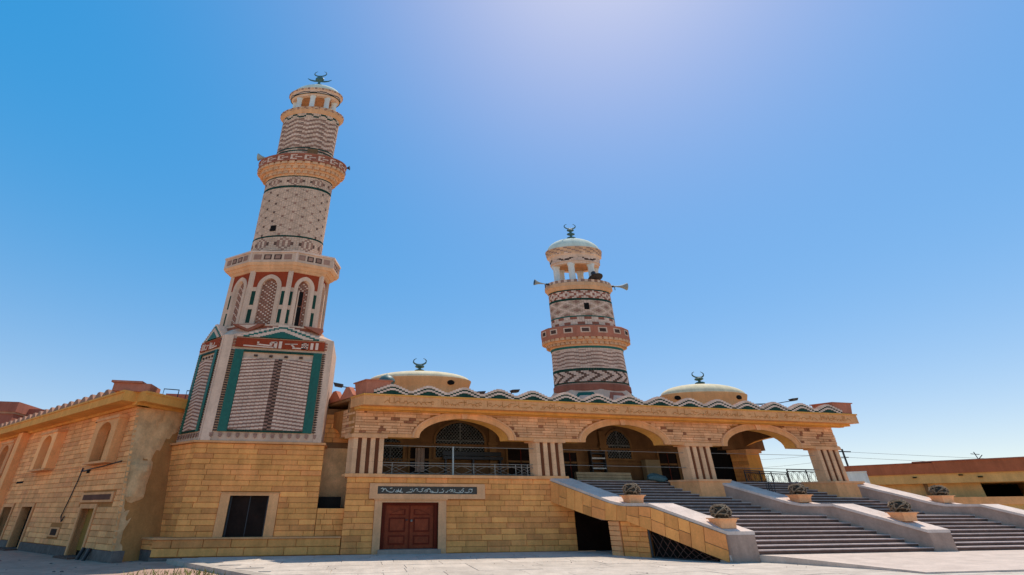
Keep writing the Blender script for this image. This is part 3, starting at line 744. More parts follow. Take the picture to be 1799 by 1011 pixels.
def blocks_ring(mb, c, r0, r1, z0, z1, n, m, ph=0.0, fill=.8, m2=None):
    for i in range(n):
        a0 = ph + 2 * pi * (i + (1 - fill) / 2) / n; a1 = ph + 2 * pi * (i + 1 - (1 - fill) / 2) / n
        v = []
        for z_ in (z0, z1):
            for a, r in ((a0, r0), (a1, r0), (a1, r1), (a0, r1)): v.append((c[0] + r * cos(a), c[1] + r * sin(a), z_))
        mb.box8(v, m if (m2 is None or i % 2) else m2)
def tri(x, p): x = x % p; return min(x, p - x)
class Tower:
    def __init__(self, par, c): self.p = par; self.c = c
    def drum(self, name, prof, m, n=48, smooth=True, ph=0.0):
        mb = MB(); mb.lathe((self.c[0], self.c[1], 0), prof, m, n, ph=ph); return mb.build(name, self.p, smooth=smooth)
    def cells(self, name, *a, **k):
        mb = MB(); cyl_cells(mb, self.c, *a, **k); return mb.build(name, self.p, kind='stuff')
    def chain(self, r0, r1, z0, z1, ph=0.0, a=PINKB, b=BEIGE, edge=GREEN2, cols=81, rows=11, per=9):
        def fn(j, i):
            if j in (0, 1, rows - 1): return edge
            d = abs((i % per) - per // 2) / (per / 2 - .6) + abs(j - rows / 2) / (rows / 2 - 1.6) * .9
            if .62 < d < 1.05: return MARKB if abs((i % per) - per // 2) > 2 else a
            if d <= .35: return a
            return b
        return self.cells('chain_band', r0, r1, z0, z1, rows, cols, fn, ph=ph)
# ---- the tall minaret
C1 = (-6.45, 28.4)
C1N = (-6.03, 26.6); M1F = 26.6 / 28.4
m1 = thing('minaret', 'tall tapering brick minaret with a green framed panel, left of the red door', 'minaret', (C1[0], C1[1], 0))
T1 = Tower(m1, C1)
FB = Fr(0, 25.1, (1, 0), (0, -1)); FL = Fr(-8.17, 25.1, UL, (-.712, -.702))
base_pts = [(-8.1, 25.52), (-8.157, 25.124), (-10.357, 27.324), (-10.3, 28.4), (-2.15, 28.4), (-2.15, 25.124), (-4.32, 25.124), (-4.32, 25.52), (-6.10, 25.52), (-6.10, 25.124), (-8.09, 25.124)]
base_pts = [(-8.157, 25.124), (-10.357, 27.324), (-10.3, 28.4), (-2.15, 28.4), (-2.15, 25.124)]
base_low = [(-8.157, 25.124), (-10.357, 27.324), (-10.3, 28.4), (-2.15, 28.4), (-2.15, 25.124), (-4.32, 25.124), (-4.32, 25.55), (-6.10, 25.55), (-6.10, 25.124)]
mb = MB(); mb.plan(base_low, -.4, 2.5, MORTAR); mb.plan(base_pts, 2.5, 4.9, MORTAR); mb.build('base', m1)
bk = Blocks(m1)
bk.wall(FB, -8.17, -2.02, .76, 4.86, .241, .85, 1.6, STONE, -.10, .0, holes=[(-6.53, -3.87, .5, 2.63)])
bk.wall(FL, 0.0, 3.2, .76, 4.86, .241, .7, 1.3, STONE, -.10, .0, clip=lambda sg, za, zb: [(sg[0], 3.75 - .55 * (za - .7) / 4.2)])
mb = MB(); mb.plan([(-8.24, 25.02), (-10.55, 27.36), (-10.55, 28.5), (-1.98, 28.5), (-1.98, 25.02)], 4.88, 4.98, TRIM); mb.build('base_ledge', m1)
# door in the base
mb = MB(); mb.fbox(FB, -6.52, -6.10, .76, 2.60, -.2, .04, TRIM); mb.build('door_jamb', m1)
mb = MB(); mb.fbox(FB, -4.32, -3.88, .76, 2.60, -.2, .04, TRIM); mb.build('door_jamb', m1)
mb = MB(); mb.fbox(FB, -6.10, -4.32, 2.5, 2.60, -.2, .04, TRIM); mb.fbox(FB, -6.58, -3.82, 2.605, 2.64, -.1, .06, TRIM); mb.build('door_lintel', m1)
mb = MB(); mb.fbox(FB, -6.10, -4.32, .70, 2.5, -.24, -.16, SMOKE); dr = mb.build('door', m1)
mb = MB(); mb.fbox(FB, -5.22, -5.18, .72, 2.5, -.16, -.14, IRON); mb.fbox(FB, -6.1, -6.02, .72, 2.5, -.16, -.12, IRON); mb.fbox(FB, -4.4, -4.32, .72, 2.5, -.16, -.12, IRON); mb.build('door_frame', dr)
# plinth bench along the foot
FP = Fr(0, 24.75, (1, 0), (0, -1)); FPL = Fr(-8.85, 24.75, UL, (-.712, -.702))
mb = MB(); mb.plan([(-8.78, 24.83), (-10.6, 26.6), (-10.3, 27.6), (-8.3, 25.6), (-.75, 25.2), (-.75, 24.83)], -.5, .70, MORTAR); mb.build('plinth', m1)
bk.wall(FP, -8.85, -.74, .02, .70, .34, 1.0, 2.0, STONE, -.10, .0); bk.wall(FPL, 0, 2.4, .30, .70, .2, .8, 1.5, STONE, -.1, 0)
mb = MB(); mb.plan([(-8.87, 24.71), (-10.66, 26.53), (-10.3, 27.6), (-8.2, 25.2), (-.74, 25.1), (-.74, 24.71)], .70, .765, TRIM); mb.build('plinth_ledge', m1)
mb = MB(); mb.fbox(FPL, -.04, 2.3, -.5, -.06, -.3, .02, DSTONE); mb.fbox(FPL, -.03, 2.3, -.06, .30, -.3, .015, DSTONE); mb.fbox(FP, -8.85, -7.3, -.5, .0, -.3, .02, DSTONE); mb.build('plinth_foot', m1)
bk.done(290)
# panelled section
SF = Fr(0, 25.06, (1, 0), (0, -1)); SL = Fr(-8.03, 25.06, UL, (-.712, -.702))
sec = [(-8.03, 25.1), (-9.70, 26.80), (-9.7, 28.2), (-2.22, 28.2), (-2.22, 25.1)]
mb = MB(); mb.plan(sec, 4.98, 10.5, BEIGE); mb.build('panelled_stage', m1)
def panel(fr, s0, s1, parts, wide=True):
    """one decorated face: green frame, red name strip, herringbone brick field, dentils"""
    W_ = s1 - s0; k = W_ / 5.8
    mb = MB(); gb = .40 * (k if k < 1 else 1) + .05
    p0, p1 = s0 + .62 * k + .08, s1 - .52 * k - .02; zb, ztp = 5.42, 9.72
    mb.fbox(fr, p0, p0 + gb, zb, ztp, .0, .05, GREEN); mb.fbox(fr, p1 - gb, p1, zb, ztp, .0, .05, GREEN)
    mb.fbox(fr, p0 + gb, p1 - gb, ztp - .12, ztp, 0, .05, GREEN2); mb.fbox(fr, p0 + gb, p1 - gb, zb, zb + .09, 0, .05, GREEN2)
    mb.build('green_frame', m1)
    # herringbone field
    f0, f1 = p0 + gb + .02, p1 - gb - .02; mid = (f0 + f1) / 2 + .05; z = zb + .11; mb = MB(); cw = .20 if wide else .10
    nrow = 168; h = (ztp - .14 - z - .32) / nrow
    for j in range(nrow):
        za, zz = z + j * h, z + (j + 1) * h
        x = mid
        for sgn in (-1, 1):
            x = mid; q = 0
            lim = f0 if sgn < 0 else f1
            while abs(lim - x) > .03:
                e = x + sgn * cw
                if (sgn < 0 and e < lim) or (sgn > 0 and e > lim): e = lim
                kk = (j + q) % 8
                m_ = PANELB if kk < 4 else BEIGE2
                d1 = .05 if kk > 3 else .03
                if wide and q == 0: m_ = (DARKB if (j // 4) % 2 == (0 if sgn < 0 else 1) else PANELB if sgn < 0 else PINKB)
                a, b = min(x, e), max(x, e)
                mb.fbox(fr, a + .004, b - .004, za + .0, zz - .001, -.01, d1 + random.uniform(-.004, .004), m_); x = e; q += 1
    n = 4
    for i in range(n): 
        cx = f0 + (f1 - f0) * (i + .8) / (n + .6); mb.fbox(fr, cx - .07 * k - .02, cx + .07 * k + .02, ztp - .36, ztp - .25, -.01, .03, DARKB)
    mb.build('herringbone_field', m1, kind='stuff')
    # dentils beside the frame and lozenges below
    mb = MB()
    for j in range(34):
        za = zb + .02 + j * .127
        for a in (p0 - .17 * k - .03, p1 + .03):
            mb.fbox(fr, a, a + .17 * k, za, za + .062, -.01, .03, DARKB if j % 1 == 0 else PINKB)
    nb = 13 if wide else 9
    for i in range(nb):
        cx = s0 + .25 * k + (W_ - .4 * k) * (i + .5) / nb; rr = .085 * max(k, .7)
        mb.fprism(fr, [(cx - rr, 5.22), (cx, 5.22 - .09), (cx + rr, 5.22), (cx, 5.22 + .09)], -.01, .03, PINKB)
        mb.fprism(fr, [(cx - rr, 5.27), (cx - rr, 5.36), (cx + rr, 5.36), (cx + rr, 5.27)], -.01, .028, PINKB)
    mb.build('dentil_bricks', m1, kind='stuff')
    # red strip
    r0, r1 = p0 - .05 * k, p1 + .08 * k
    mb = MB(); mb.fbox(fr, r0, r1, 9.86, 10.38, 0, .05, TERRA); rs = mb.build('red_strip', m1)
    mb = MB()
    for e in (r0 - .15 * k, r1 + .02):
        for j in range(3): mb.fbox(fr, e, e + .13 * k, 9.90 + j * .17, 9.98 + j * .17, 0, .05, REDB)
    mb.build('red_dentil', rs)
    def U(u, v): return (r0 + (r1 - r0) * u, 10.38 - .52 * v)
    L_ = []
    def bar(u0, v0, u1, v1, tu, tv):  # slanted bar as quad
        L_.append([U(u0, v0), U(u1, v1), U(u1 + tu, v1 + tv), U(u0 + tu, v0 + tv)])
    bar(.09, .78, .435, .86, 0, .14)                 # long base stroke
    bar(.425, .32, .425, .98, .035, 0)               # upright of the second word
    bar(.375, .40, .375, .70, .03, 0); bar(.385, .30, .45, .26, 0, .17)
    bar(.235, .58, .40, .66, 0, .14); bar(.235, .36, .235, .66, .022, 0)
    bar(.478, .20, .478, .98, .034, 0)               # upright
    bar(.545, .42, .69, .36, 0, .10); bar(.60, .42, .645, .82, .03, .04); bar(.635, .80, .79, .80, 0, .14)
    bar(.735, .24, .735, .92, .02, 0); bar(.79, .24, .79, .92, .022, 0); bar(.735, .24, .81, .24, 0, .12); bar(.735, .52, .81, .52, 0, .12); bar(.735, .82, .81, .82, 0, .12); bar(.764, .30, .764, .9, .012, 0)
    bar(.838, .20, .838, .92, .032, 0); bar(.896, .16, .896, .92, .032, 0)
    mb = MB()
    for q in L_: mb.fprism(fr, q, .04, .07, BEIGE2)
    mb.build('kufic_lettering', rs)
panel(SF, -8.03, -2.22, None); panel(SL, 0.0, 2.4, None, wide=False)
# pale corner pilaster strip between the two faces
mb = MB(); mb.fbox(SF, -8.02, -7.55, 4.98, 10.5, 0, .02, BEIGE); mb.fbox(SL, 0.0, .16, 4.98, 10.5, 0, .02, BEIGE); mb.fbox(SF, -2.62, -2.23, 4.98, 10.5, 0, .02, BEIGE); mb.each('corner_strip', m1)
# broach between the square stage and the octagon
OCT = [(3.25, radians(-80 + 45 * k)) for k in range(8)]
XF = oval(C1, M1F, C1N, 1.9)
def octo(r, z): return [XF((C1[0] + r * cos(a), C1[1] + r * sin(a), z)) for _, a in OCT]
bm = bmesh.new()
pts = [(x, y, 10.5) for x, y in sec] + octo(3.28, 11.75)
for p in pts: bm.verts.new(Vector(p) - ORG[m1.name])
bmesh.ops.convex_hull(bm, input=bm.verts); me = bpy.data.meshes.new('broach'); bm.to_mesh(me); bm.free(); me.materials.append(BEIGE)
o = bpy.data.objects.new('broach', me); COL.objects.link(o); o.parent = m1
XF0 = XF; XF = None
mb = MB()
def gable(fr, c, w, z0, h, d):
    for k, (f, m_) in enumerate(((1.0, BEIGE2), (.86, GREEN), (.72, BEIGE2), (.48, GREEN))):
        pts = []; n = 8
        for i in range(n + 1): pts.append((c - w * f + w * f * i / n, z0 + h * f * i / n))
        top = [(c + w * f * i / n, z0 + h * f * (1 - i / n)) for i in range(n + 1)]
        st_ = []
        for (x, z_), (x2, z2) in zip(pts[:-1], pts[1:]): st_ += [(x, z_), (x, z2)]
        for (x, z_), (x2, z2) in zip(top[:-1], top[1:]): st_ += [(x, z_), (x2, z_)]
        st_ += [(c + w * f, z0), (c - w * f, z0)]
        ss = []
        for p in st_:
            if not ss or (abs(p[0] - ss[-1][0]) + abs(p[1] - ss[-1][1])) > 1e-5: ss.append(p)
        mb.fprism(fr, ss[:-1] if ss[0] == ss[-1] else ss, -.5, d + k * .018, m_)
gable(SF, -5.05, 2.35, 10.46, .78, .02); gable(SL, 1.2, .95, 10.46, .9, .02)
mb.build('gable_tiles', m1)
mb = MB(); mb.fprism(SF, [(-7.75, 11.15), (-6.1, 11.28), (-6.9, 10.78)], -.4, .0, REDB); mb.fprism(SF, [(-7.45, 11.12), (-6.5, 11.2), (-6.95, 10.93)], -.4, .02, BEIGE2)
mb.fprism(SF, [(-4.0, 11.3), (-2.9, 11.2), (-3.1, 10.9)], -.5, .0, REDB); mb.each('red_corner_tile', m1)
# octagonal stage
XF = XF0
AP = cos(pi / 8)
def octprism(mb, r0, z0, r1, z1, m): mb.prism([(C1[0] + r0 * cos(a), C1[1] + r0 * sin(a), z0) for _, a in OCT], [(C1[0] + r1 * cos(a), C1[1] + r1 * sin(a), z1) for _, a in OCT], m)
mb = MB(); octprism(mb, 3.40, 11.45, 3.40, 11.86, REDB); octprism(mb, 3.45, 11.86, 3.45, 11.96, BEIGE); octprism(mb, 3.44, 11.38, 3.44, 11.46, BEIGE); mb.build('pink_band', m1)
LATB = mat('lattice_brick', (.30, .13, .085), var=.2, nv=.3, nscale=9)
mb = MB(); octprism(mb, 2.92, 11.9, 2.90, 15.7, LATB); mb.build('octagonal_stage', m1)
for k in range(8):
    a = OCT[k][1]; mid = a + pi / 8; ap = 3.20 * AP; w = 3.20 * sin(pi / 8)
    f = Fr(C1[0] + ap * cos(mid), C1[1] + ap * sin(mid), (-sin(mid), cos(mid)), (cos(mid), sin(mid)))
    zb, sp_, rise = 11.96, 14.55, .62
    mb = MB(); arch_band(mb, f.p, 0, sp_, .50, rise, .27, -.30, .03, BEIGE, leg=sp_ - zb); mb.build('niche_frame', m1)
    mb = MB()
    o_ = [(x, sp_ + y) for x, y in arch_pts(.77, rise + .27, 20)]
    mb.strip([f.p(s, z, -.03) for s, z in [(-w, sp_)] + o_ + [(w, sp_)]], [f.p(s, 15.7, -.03) for s, z in [(-w, sp_)] + o_ + [(w, sp_)]], TERRA); mb.build('niche_spandrel', m1)
    mb = MB()
    for sg_ in (-1, 1):
        a0, a1 = sorted((sg_ * .77, sg_ * (w - .10)))
        mb.fbox(f, a0, a1, zb, sp_ + .02, -.28, -.05, BEIGE)
        for z0, z1 in ((zb + .15, zb + 1.05), (zb + 1.35, zb + 2.3)): mb.fbox(f, a0 + .07, a1 - .03, z0, z1, -.05, -.03, GREEN2)
    mb.each('green_strip', m1)
    mb = MB(); vx, vy = C1[0] + 3.24 * cos(a), C1[1] + 3.24 * sin(a); fv = Fr(vx, vy, (-sin(a), cos(a)), (cos(a), sin(a))); mb.fbox(fv, -.15, .15, zb, 15.68, -.35, .06, BEIGE); mb.build('corner_spine', m1)
    # raised brick lattice in the niche
    mb = MB()
    for j in range(26):
        for i in range(6):
            if (i + j) % 2: continue
            z_ = zb + .06 + j * .115
            if z_ > sp_ + rise * .75: continue
            mb.fbox(f, -.46 + i * .155, -.46 + i * .155 + .10, z_, z_ + .075, -.55, -.20 if i > 2 else -.22, BEIGE2 if (i > 2 and k == 7) or (i + j) % 4 == 0 else PINKB)
    mb.build('niche_lattice', m1, kind='stuff')
    if k == 0:
        mb = MB(); mb.fbox(f, -.28, .06, 12.0, 13.3, -.3, -.10, VOID); mb.fbox(f, -.28, .06, 13.42, 14.35, -.3, -.10, VOID); ow = mb.build('slit_window', m1)
        mb = MB(); mb.fbox(f, -.36, -.28, 12.0, 14.42, -.3, -.06, BEIGE); mb.fbox(f, .06, .12, 12.0, 14.42, -.3, -.06, REDB); mb.build('slit_frame', ow)
# first balcony
mb = MB(); octprism(mb, 3.28, 15.62, 3.45, 15.80, CORB); octprism(mb, 3.5, 15.80, 3.72, 16.0, CORB); octprism(mb, 3.80, 16.0, 3.95, 16.2, CORB); mb.build('balcony_corbel', m1)
mb = MB(); octprism(mb, 3.90, 16.2, 3.90, 16.9, BEIGE); octprism(mb, 4.0, 16.9, 4.0, 17.02, BEIGE2); bal = mb.build('balcony_parapet', m1)
mb = MB()
for k in range(8):
    mid = OCT[k][1] + pi / 8; ap = 3.90 * AP; f = Fr(C1[0] + ap * cos(mid), C1[1] + ap * sin(mid), (-sin(mid), cos(mid)), (cos(mid), sin(mid)))
    for i in range(4):
        s0 = -1.3 + i * .66; mb.fbox(f, s0 + .06, s0 + .56, 16.38, 16.76, -.02, .012, DARKB if i in (1, 2) else PINKB)
        mb.fbox(f, s0 + .15, s0 + .47, 16.45, 16.69, .012, .022, PINKB)
    mb.fbox(f, -1.49, -1.36, 16.2, 16.95, -.05, .05, BEIGE2)
mb.each('parapet_opening', bal)
# round shafts
PH = radians(-77)
T1.drum('shaft', [(2.40, 16.9), (2.40, 17.3), (2.46, 24.0)], PINKB, 64)
T1.chain(2.385, 2.395, 17.15, 18.60, PH)
def scales(j, i):
    a, b = (i + j) % 8, (i - j) % 8
    if a in (0, 1) and b in (0, 7): return MARKB if (i // 8) % 2 else PINKB
    if a == 0 or b == 0: return MIDB
    return BEIGE
T1.cells('brickwork', 2.375, 2.43, 18.60, 22.65, 44, 88, scales, ph=PH, t=.045)
T1.chain(2.42, 2.43, 22.65, 23.75, PH)
mb = MB(); f = Fr(-7.60, 26.33, (cos(radians(-120) + pi / 2), sin(radians(-120) + pi / 2)), (cos(radians(-120)), sin(radians(-120)))); mb.fbox(f, -.2, .2, 18.95, 19.4, -.3, .12, VOID); mb.build('shaft_window', m1)
def corbel(T, r0, r1, z0, z1, n, m, tiers=3):
    T.drum('balcony_corbel', [(r0 - .1, z0 - .05)] + [x for k in range(tiers) for x in ((r0 + (r1 - r0) * k / tiers, z0 + (z1 - z0) * k / tiers), (r0 + (r1 - r0) * (k + .35) / tiers, z0 + (z1 - z0) * (k + 1) / tiers))] + [(r1 - .05, z1), (r1 - .4, z1 + .02)], m, 48, False)
    mb = MB()
    for k in range(tiers): blocks_ring(mb, T.c, r0 + (r1 - r0) * k / tiers - .1, r0 + (r1 - r0) * (k + 1) / tiers, z0 + (z1 - z0) * (k + .35) / tiers, z0 + (z1 - z0) * (k + 1) / tiers - .02, n, m, ph=pi / n * (k % 2), fill=.68)
    mb.build('corbel_block', T.p, kind='stuff')
corbel(T1, 2.50, 3.30, 23.75, 24.85, 36, CORB)
T1.drum('upper_parapet', [(2.3, 24.85), (3.30, 24.85), (3.34, 24.92), (3.28, 24.95), (3.28, 25.42), (3.36, 25.44), (3.36, 25.54), (3.0, 25.54), (2.9, 25.0), (2.2, 25.0)], REDB, 64, False)
T1.cells('meander_band', 3.26, 3.26, 24.97, 25.41, 5, 120, lambda j, i: BEIGE2 if (j in (0, 4) and i % 6 in (0, 1, 2)) or (i % 6 == 0) or (j == 2 and i % 6 in (2, 3, 4)) else REDB, t=.04)
T1.drum('upper_shaft', [(2.16, 25.0), (2.24, 30.3)], PINKB, 64)
T1.cells('lower_band', 2.15, 2.155, 25.6, 26.6, 8, 72, lambda j, i: GREEN2 if j in (0, 7, 5) else (PINKB if (i + j) % 9 < 3 else BEIGE), ph=PH)
T1.cells('brickwork', 2.14, 2.20, 26.6, 29.6, 40, 64, lambda j, i: (MARKB if (tri(j + 3 * ((i // 4) % 2), 6) == 3 and i % 4 in (1, 2)) else (PINKB if tri(j + (i % 8 if i % 8 < 4 else 8 - i % 8), 6) in (2, 3) else BEIGE2 if random.random() < .5 else BEIGE)), ph=PH, t=.05)
T1.cells('wave_band', 2.20, 2.21, 29.6, 30.22, 7, 96, lambda j, i: GREEN2 if abs(j - 3 - 1.6 * sin(2 * pi * i / 8)) < 1.0 else BEIGE, ph=PH)
mb = MB(); f = Fr(-6.0, 26.26, (1, 0), (0, -1)); mb.fbox(f, -.45, .45, 25.6, 26.45, -.2, .06, mat('plain_wood', (.22, .12, .06), var=.05)); mb.build('shaft_door', m1)
T1.drum('lantern_gallery', [(2.2, 30.15), (2.35, 30.2), (2.48, 30.38), (2.54, 30.44), (2.54, 30.72), (2.46, 30.80), (.5, 30.80)], CORB, 64, False)
mb = MB(); blocks_ring(mb, C1, 2.4, 2.57, 30.48, 30.58, 44, PINKB, fill=.5, m2=CORB); blocks_ring(mb, C1, 2.4, 2.58, 30.62, 30.71, 56, REDB, fill=.5, m2=BEIGE); mb.build('gallery_block', m1, kind='stuff')
def lantern(T, r, z0, z1, n, rc, colm, inner, ph):
    for k in range(n):
        a = ph + 2 * pi * k / n; x, y = T.c[0] + r * cos(a), T.c[1] + r * sin(a)
        mb = MB(); mb.lathe((x, y, 0), [(0, z0), (rc * 1.25, z0), (rc * 1.25, z0 + .12), (rc, z0 + .16), (rc, z1 - .25), (rc * 1.15, z1 - .2), (rc * 1.3, z1), (0, z1)], colm, 16); mb.build('lantern_column', T.p, smooth=True)
    T.drum('lantern_ceiling', [(r * 1.02, z1 - .02), (r * .9, z1 + .25), (r * .5, z1 + .55), (0, z1 + .65)], inner, 32)
lantern(T1, 1.60, 30.80, 32.42, 8, .21, WHITE, CORB, radians(-99))
T1.drum('lantern_ring', [(1.38, 32.38), (1.86, 32.36), (1.92, 32.5), (2.02, 32.55), (2.06, 32.80), (2.2, 32.9), (2.22, 33.12), (2.05, 33.18), (1.9, 33.18)], BEIGE, 64, False)
T1.cells('wave_band', 2.0, 2.03, 32.52, 32.82, 6, 64, lambda j, i: DARKB if abs(j - 2.5 - 1.4 * sin(2 * pi * i / 8)) < .9 else (GREEN2 if j == 0 else BEIGE2), t=.06)
mb = MB(); blocks_ring(mb, C1, 2.1, 2.25, 32.93, 33.08, 48, PINKB, fill=.6, m2=CORB); mb.build('ring_block', m1, kind='stuff')
def cap(T, r, z0, h, m): T.drum('dome', [(r * cos(radians(x)), z0 + h * sin(radians(x)) ** 1.1) for x in (0, 8, 16, 25, 35, 45, 55, 65, 75, 83)] + [(0, z0 + h)], m, 48)
cap(T1, 2.02, 33.16, 1.1, DOMEG)
finial(m1, (C1[0], C1[1], 33.95), 2.35, .52, METALG, 2, horns=True)
XF = None
# ---- the shorter minaret
C2 = (16.45, 31.0)
XF = oval(C2)
m2 = thing('minaret', 'shorter round brick minaret rising behind the roof between the two low domes', 'minaret', (C2[0], C2[1], 7.3))
T2 = Tower(m2, C2); PH2 = radians(-118)
T2.drum('square_foot', [(4.2, 7.3), (4.1, 8.2), (2.95, 9.7), (2.5, 9.75)], BEIGE, 8, False, ph=radians(-118 + 22.5))
mb = MB()
for k in range(8):
    mid = radians(-118 + 45 * k + 0); ap0 = 4.14 * AP; fz_ = Fr(C2[0] + ap0 * cos(mid), C2[1] + ap0 * sin(mid), (-sin(mid), cos(mid)), (cos(mid), sin(mid)))
    mm_ = (GREEN, BEIGE2, GREEN, DARKB) if k % 2 == 0 else (REDB, BEIGE2, REDB, BEIGE2)
    for q, (f_, m_) in enumerate(zip((1, .8, .62, .36), mm_)):
        w_ = 1.5 * f_; h_ = 1.25 * f_
        def sl(z_): return -(z_ - 8.2) * .72 + .03 + q * .02
        pts = [(-w_, 8.25), (w_, 8.25), (w_ * .35, 8.25 + h_), (-w_ * .35, 8.25 + h_)]
        mb.prism([fz_.p(s, z_, sl(z_) - .25) for s, z_ in pts], [fz_.p(s, z_, sl(z_)) for s, z_ in pts], m_)
mb.build('foot_tiles', m2)
T2.drum('shaft', [(2.80, 9.6), (2.74, 13.1)], PINKB, 64)
T2.drum('pink_band', [(2.75, 9.62), (2.9, 9.66), (2.9, 10.05), (2.86, 10.12), (2.75, 10.12)], REDB, 64, False)
T2.cells('chevron_band', 2.77, 2.76, 10.2, 11.3, 11, 90, lambda j, i: GREEN2 if j in (0, 10, 9) else (MARKB if (i + int(abs(j - 5))) % 5 < 2 else BEIGE2), ph=PH2)
T2.cells('wave_brickwork', 2.75, 2.72, 11.3, 12.85, 28, 96, lambda j, i: PINKB if (j - [0, 0, 1, 1, 2, 2, 2, 2, 2, 1, 1, 0][i % 12]) % 5 in (0, 1) and 1 < j < 26 else BEIGE2, ph=PH2)
T2.drum('green_band', [(2.7, 12.85), (2.82, 12.86), (2.82, 13.02), (2.7, 13.04)], GREEN, 64, False)
corbel(T2, 2.82, 3.45, 13.02, 13.68, 44, CORB, 2)
T2.drum('balcony_parapet', [(2.6, 13.66), (3.50, 13.66), (3.50, 14.55), (3.42, 14.62), (3.2, 14.62), (3.1, 13.9), (2.4, 13.9)], PINK, 16, False, ph=radians(-118))
mb = MB()
for k in range(16):
    mid = radians(-118) + pi / 16 + 2 * pi * k / 16; ap0 = 3.5 * cos(pi / 16); f = Fr(C2[0] + ap0 * cos(mid), C2[1] + ap0 * sin(mid), (-sin(mid), cos(mid)), (cos(mid), sin(mid)))
    mb.fbox(f, -.38, .38, 13.98, 14.42, -.05, .02, BEIGE); mb.fbox(f, -.27, .27, 14.06, 14.34, -.05, .028, DARKB)
mb.each('parapet_opening', m2)
T2.drum('upper_shaft', [(2.50, 13.8), (2.50, 18.0)], PINKB, 64)
T2.cells('lower_chain', 2.50, 2.50, 14.7, 15.55, 8, 84, lambda j, i: GREEN if j in (0, 7) else (REDB if abs(j - 3.5 - 1.8 * (1 if (i // 3) % 2 else -1)) < 1.1 else BEIGE2), ph=PH2)
T2.cells('lozenge_brickwork', 2.50, 2.50, 15.55, 16.95, 19, 90, lambda j, i: (GREEN2 if j == 18 else BEIGE2 if ((i + j) % 10 in (0, 1) or (i - j) % 10 in (0, 9)) else PINKB if ((i + j) % 10 in (4, 5, 6, 7) and (i - j) % 10 in (3, 4, 5, 6)) else MIDB), ph=PH2)
T2.cells('upper_chain', 2.50, 2.48, 16.95, 17.85, 8, 84, lambda j, i: GREEN2 if j in (0, 7) else (REDB if (abs(j - 3.5) + tri(i, 8) * .8) % 3 < 1.3 else BEIGE2), ph=PH2)
mb = MB(); a = radians(-98); f = Fr(C2[0] + 2.5 * cos(a), C2[1] + 2.5 * sin(a), (-sin(a), cos(a)), (cos(a), sin(a))); mb.fbox(f, -.2, .2, 16.05, 16.6, -.2, .09, VOID); mb.build('shaft_window', m2)
T2.drum('lantern_gallery', [(2.48, 17.85), (2.60, 17.9), (2.72, 18.1), (2.80, 18.15), (2.80, 18.45), (2.72, 18.5), (.4, 18.6)], CORB, 64, False)
mb = MB(); blocks_ring(mb, C2, 2.5, 2.74, 18.5, 18.72, 60, PINKB, fill=.92, m2=BEIGE2); mb.build('gallery_block', m2, kind='stuff')
lantern(T2, 1.72, 18.6, 20.45, 6, .27, WHITE, CORB, radians(-118 - 2))
T2.drum('lantern_ring', [(1.5, 20.42), (2.02, 20.40), (2.06, 20.9), (2.14, 20.95), (2.2, 21.2), (2.34, 21.3), (2.4, 21.75), (2.42, 21.95), (2.3, 22.0), (2.0, 22.0)], BEIGE, 64, False)
T2.cells('wave_band', 2.05, 2.09, 20.6, 21.2, 7, 72, lambda j, i: DARKB if abs(j - 3 - 2.0 * sin(2 * pi * i / 12)) < 1.0 else BEIGE2, t=.07)
T2.cells('ring_band', 2.26, 2.36, 21.3, 21.9, 5, 90, lambda j, i: PINKB if (i // 2 + j) % 3 == 0 else CORB, t=.08)
cap(T2, 2.28, 21.98, 1.3, DOMEG)
finial(m2, (C2[0], C2[1], 23.2), 1.72, .50, METALG, 3, sq=.55)
XF = None

# ------------------------------------------------------------------ side wing
wing = thing('side_wing', 'plain sandstone wing with deep arched windows receding left of the tall minaret', 'building', (-15, 30, 0))
LW = 46.0
def edge0(z): return .55 + .29 * max(0, z)
mb = MB()
A = [WING.p(edge0(-.4) + .05, -.4, -.06), WING.p(LW, -.4, -.06), WING.p(LW, 6.9, -.06), WING.p(edge0(6.9) + .05, 6.9, -.06)]
B = [WING.p(edge0(-.4) + .05, -.4, -9), WING.p(LW, -.4, -9), WING.p(LW, 6.9, -9), WING.p(edge0(6.9) + .05, 6.9, -9)]
c = [(edge0(1) - .1, 0)] 
pk = [(3.75, 5.35), (12.5, 14.3), (16.2, 17.9)]
def wing_out(z):
    o_ = [WING.p(edge0(z) + .05, z, -.022)]
    for a, b in pk:
        if z <= 2.06: o_ += [WING.p(a, z, -.022), WING.p(a, z, -.5), WING.p(b, z, -.5), WING.p(b, z, -.022)]
    return o_ + [WING.p(LW, z, -.022), WING.p(LW, z, -9), WING.p(edge0(z) + .05, z, -9)]
mb.prism(wing_out(-.4), wing_out(2.05), MORTAR); 
lo = WING.p(edge0(2.05) + .05, 2.05, -.022)
A = [WING.p(edge0(2.05) + .05, 2.05, -.022), WING.p(LW, 2.05, -.022), WING.p(LW, 6.9, -.022), WING.p(edge0(6.9) + .05, 6.9, -.022)]
B = [WING.p(edge0(2.05) + .05, 2.05, -9), WING.p(LW, 2.05, -9), WING.p(LW, 6.9, -9), WING.p(edge0(6.9) + .05, 6.9, -9)]
mb.prism(A, B, MORTAR); mb.build('wing_core', wing)
WINS = [4.55, 12.9, 21.2, 29.5]
holes = []
for c in WINS: holes.append((c - 1.45, c + 1.35, 4.02, 6.15))
holes += [(3.55, 5.6, -.2, 2.18), (12.2, 14.6, -.2, 2.25), (15.9, 18.2, -.2, 2.25), (2.0, 5.85, 2.2, 2.68), (7.25, 8.75, .62, 1.1)]
wb = Blocks(wing)
wb.wall(WING, .6, 36, .30, 6.66, .245, .8, 1.5, STONE_W, -.10, 0, holes=holes, edge0=edge0)
wb.done(290)
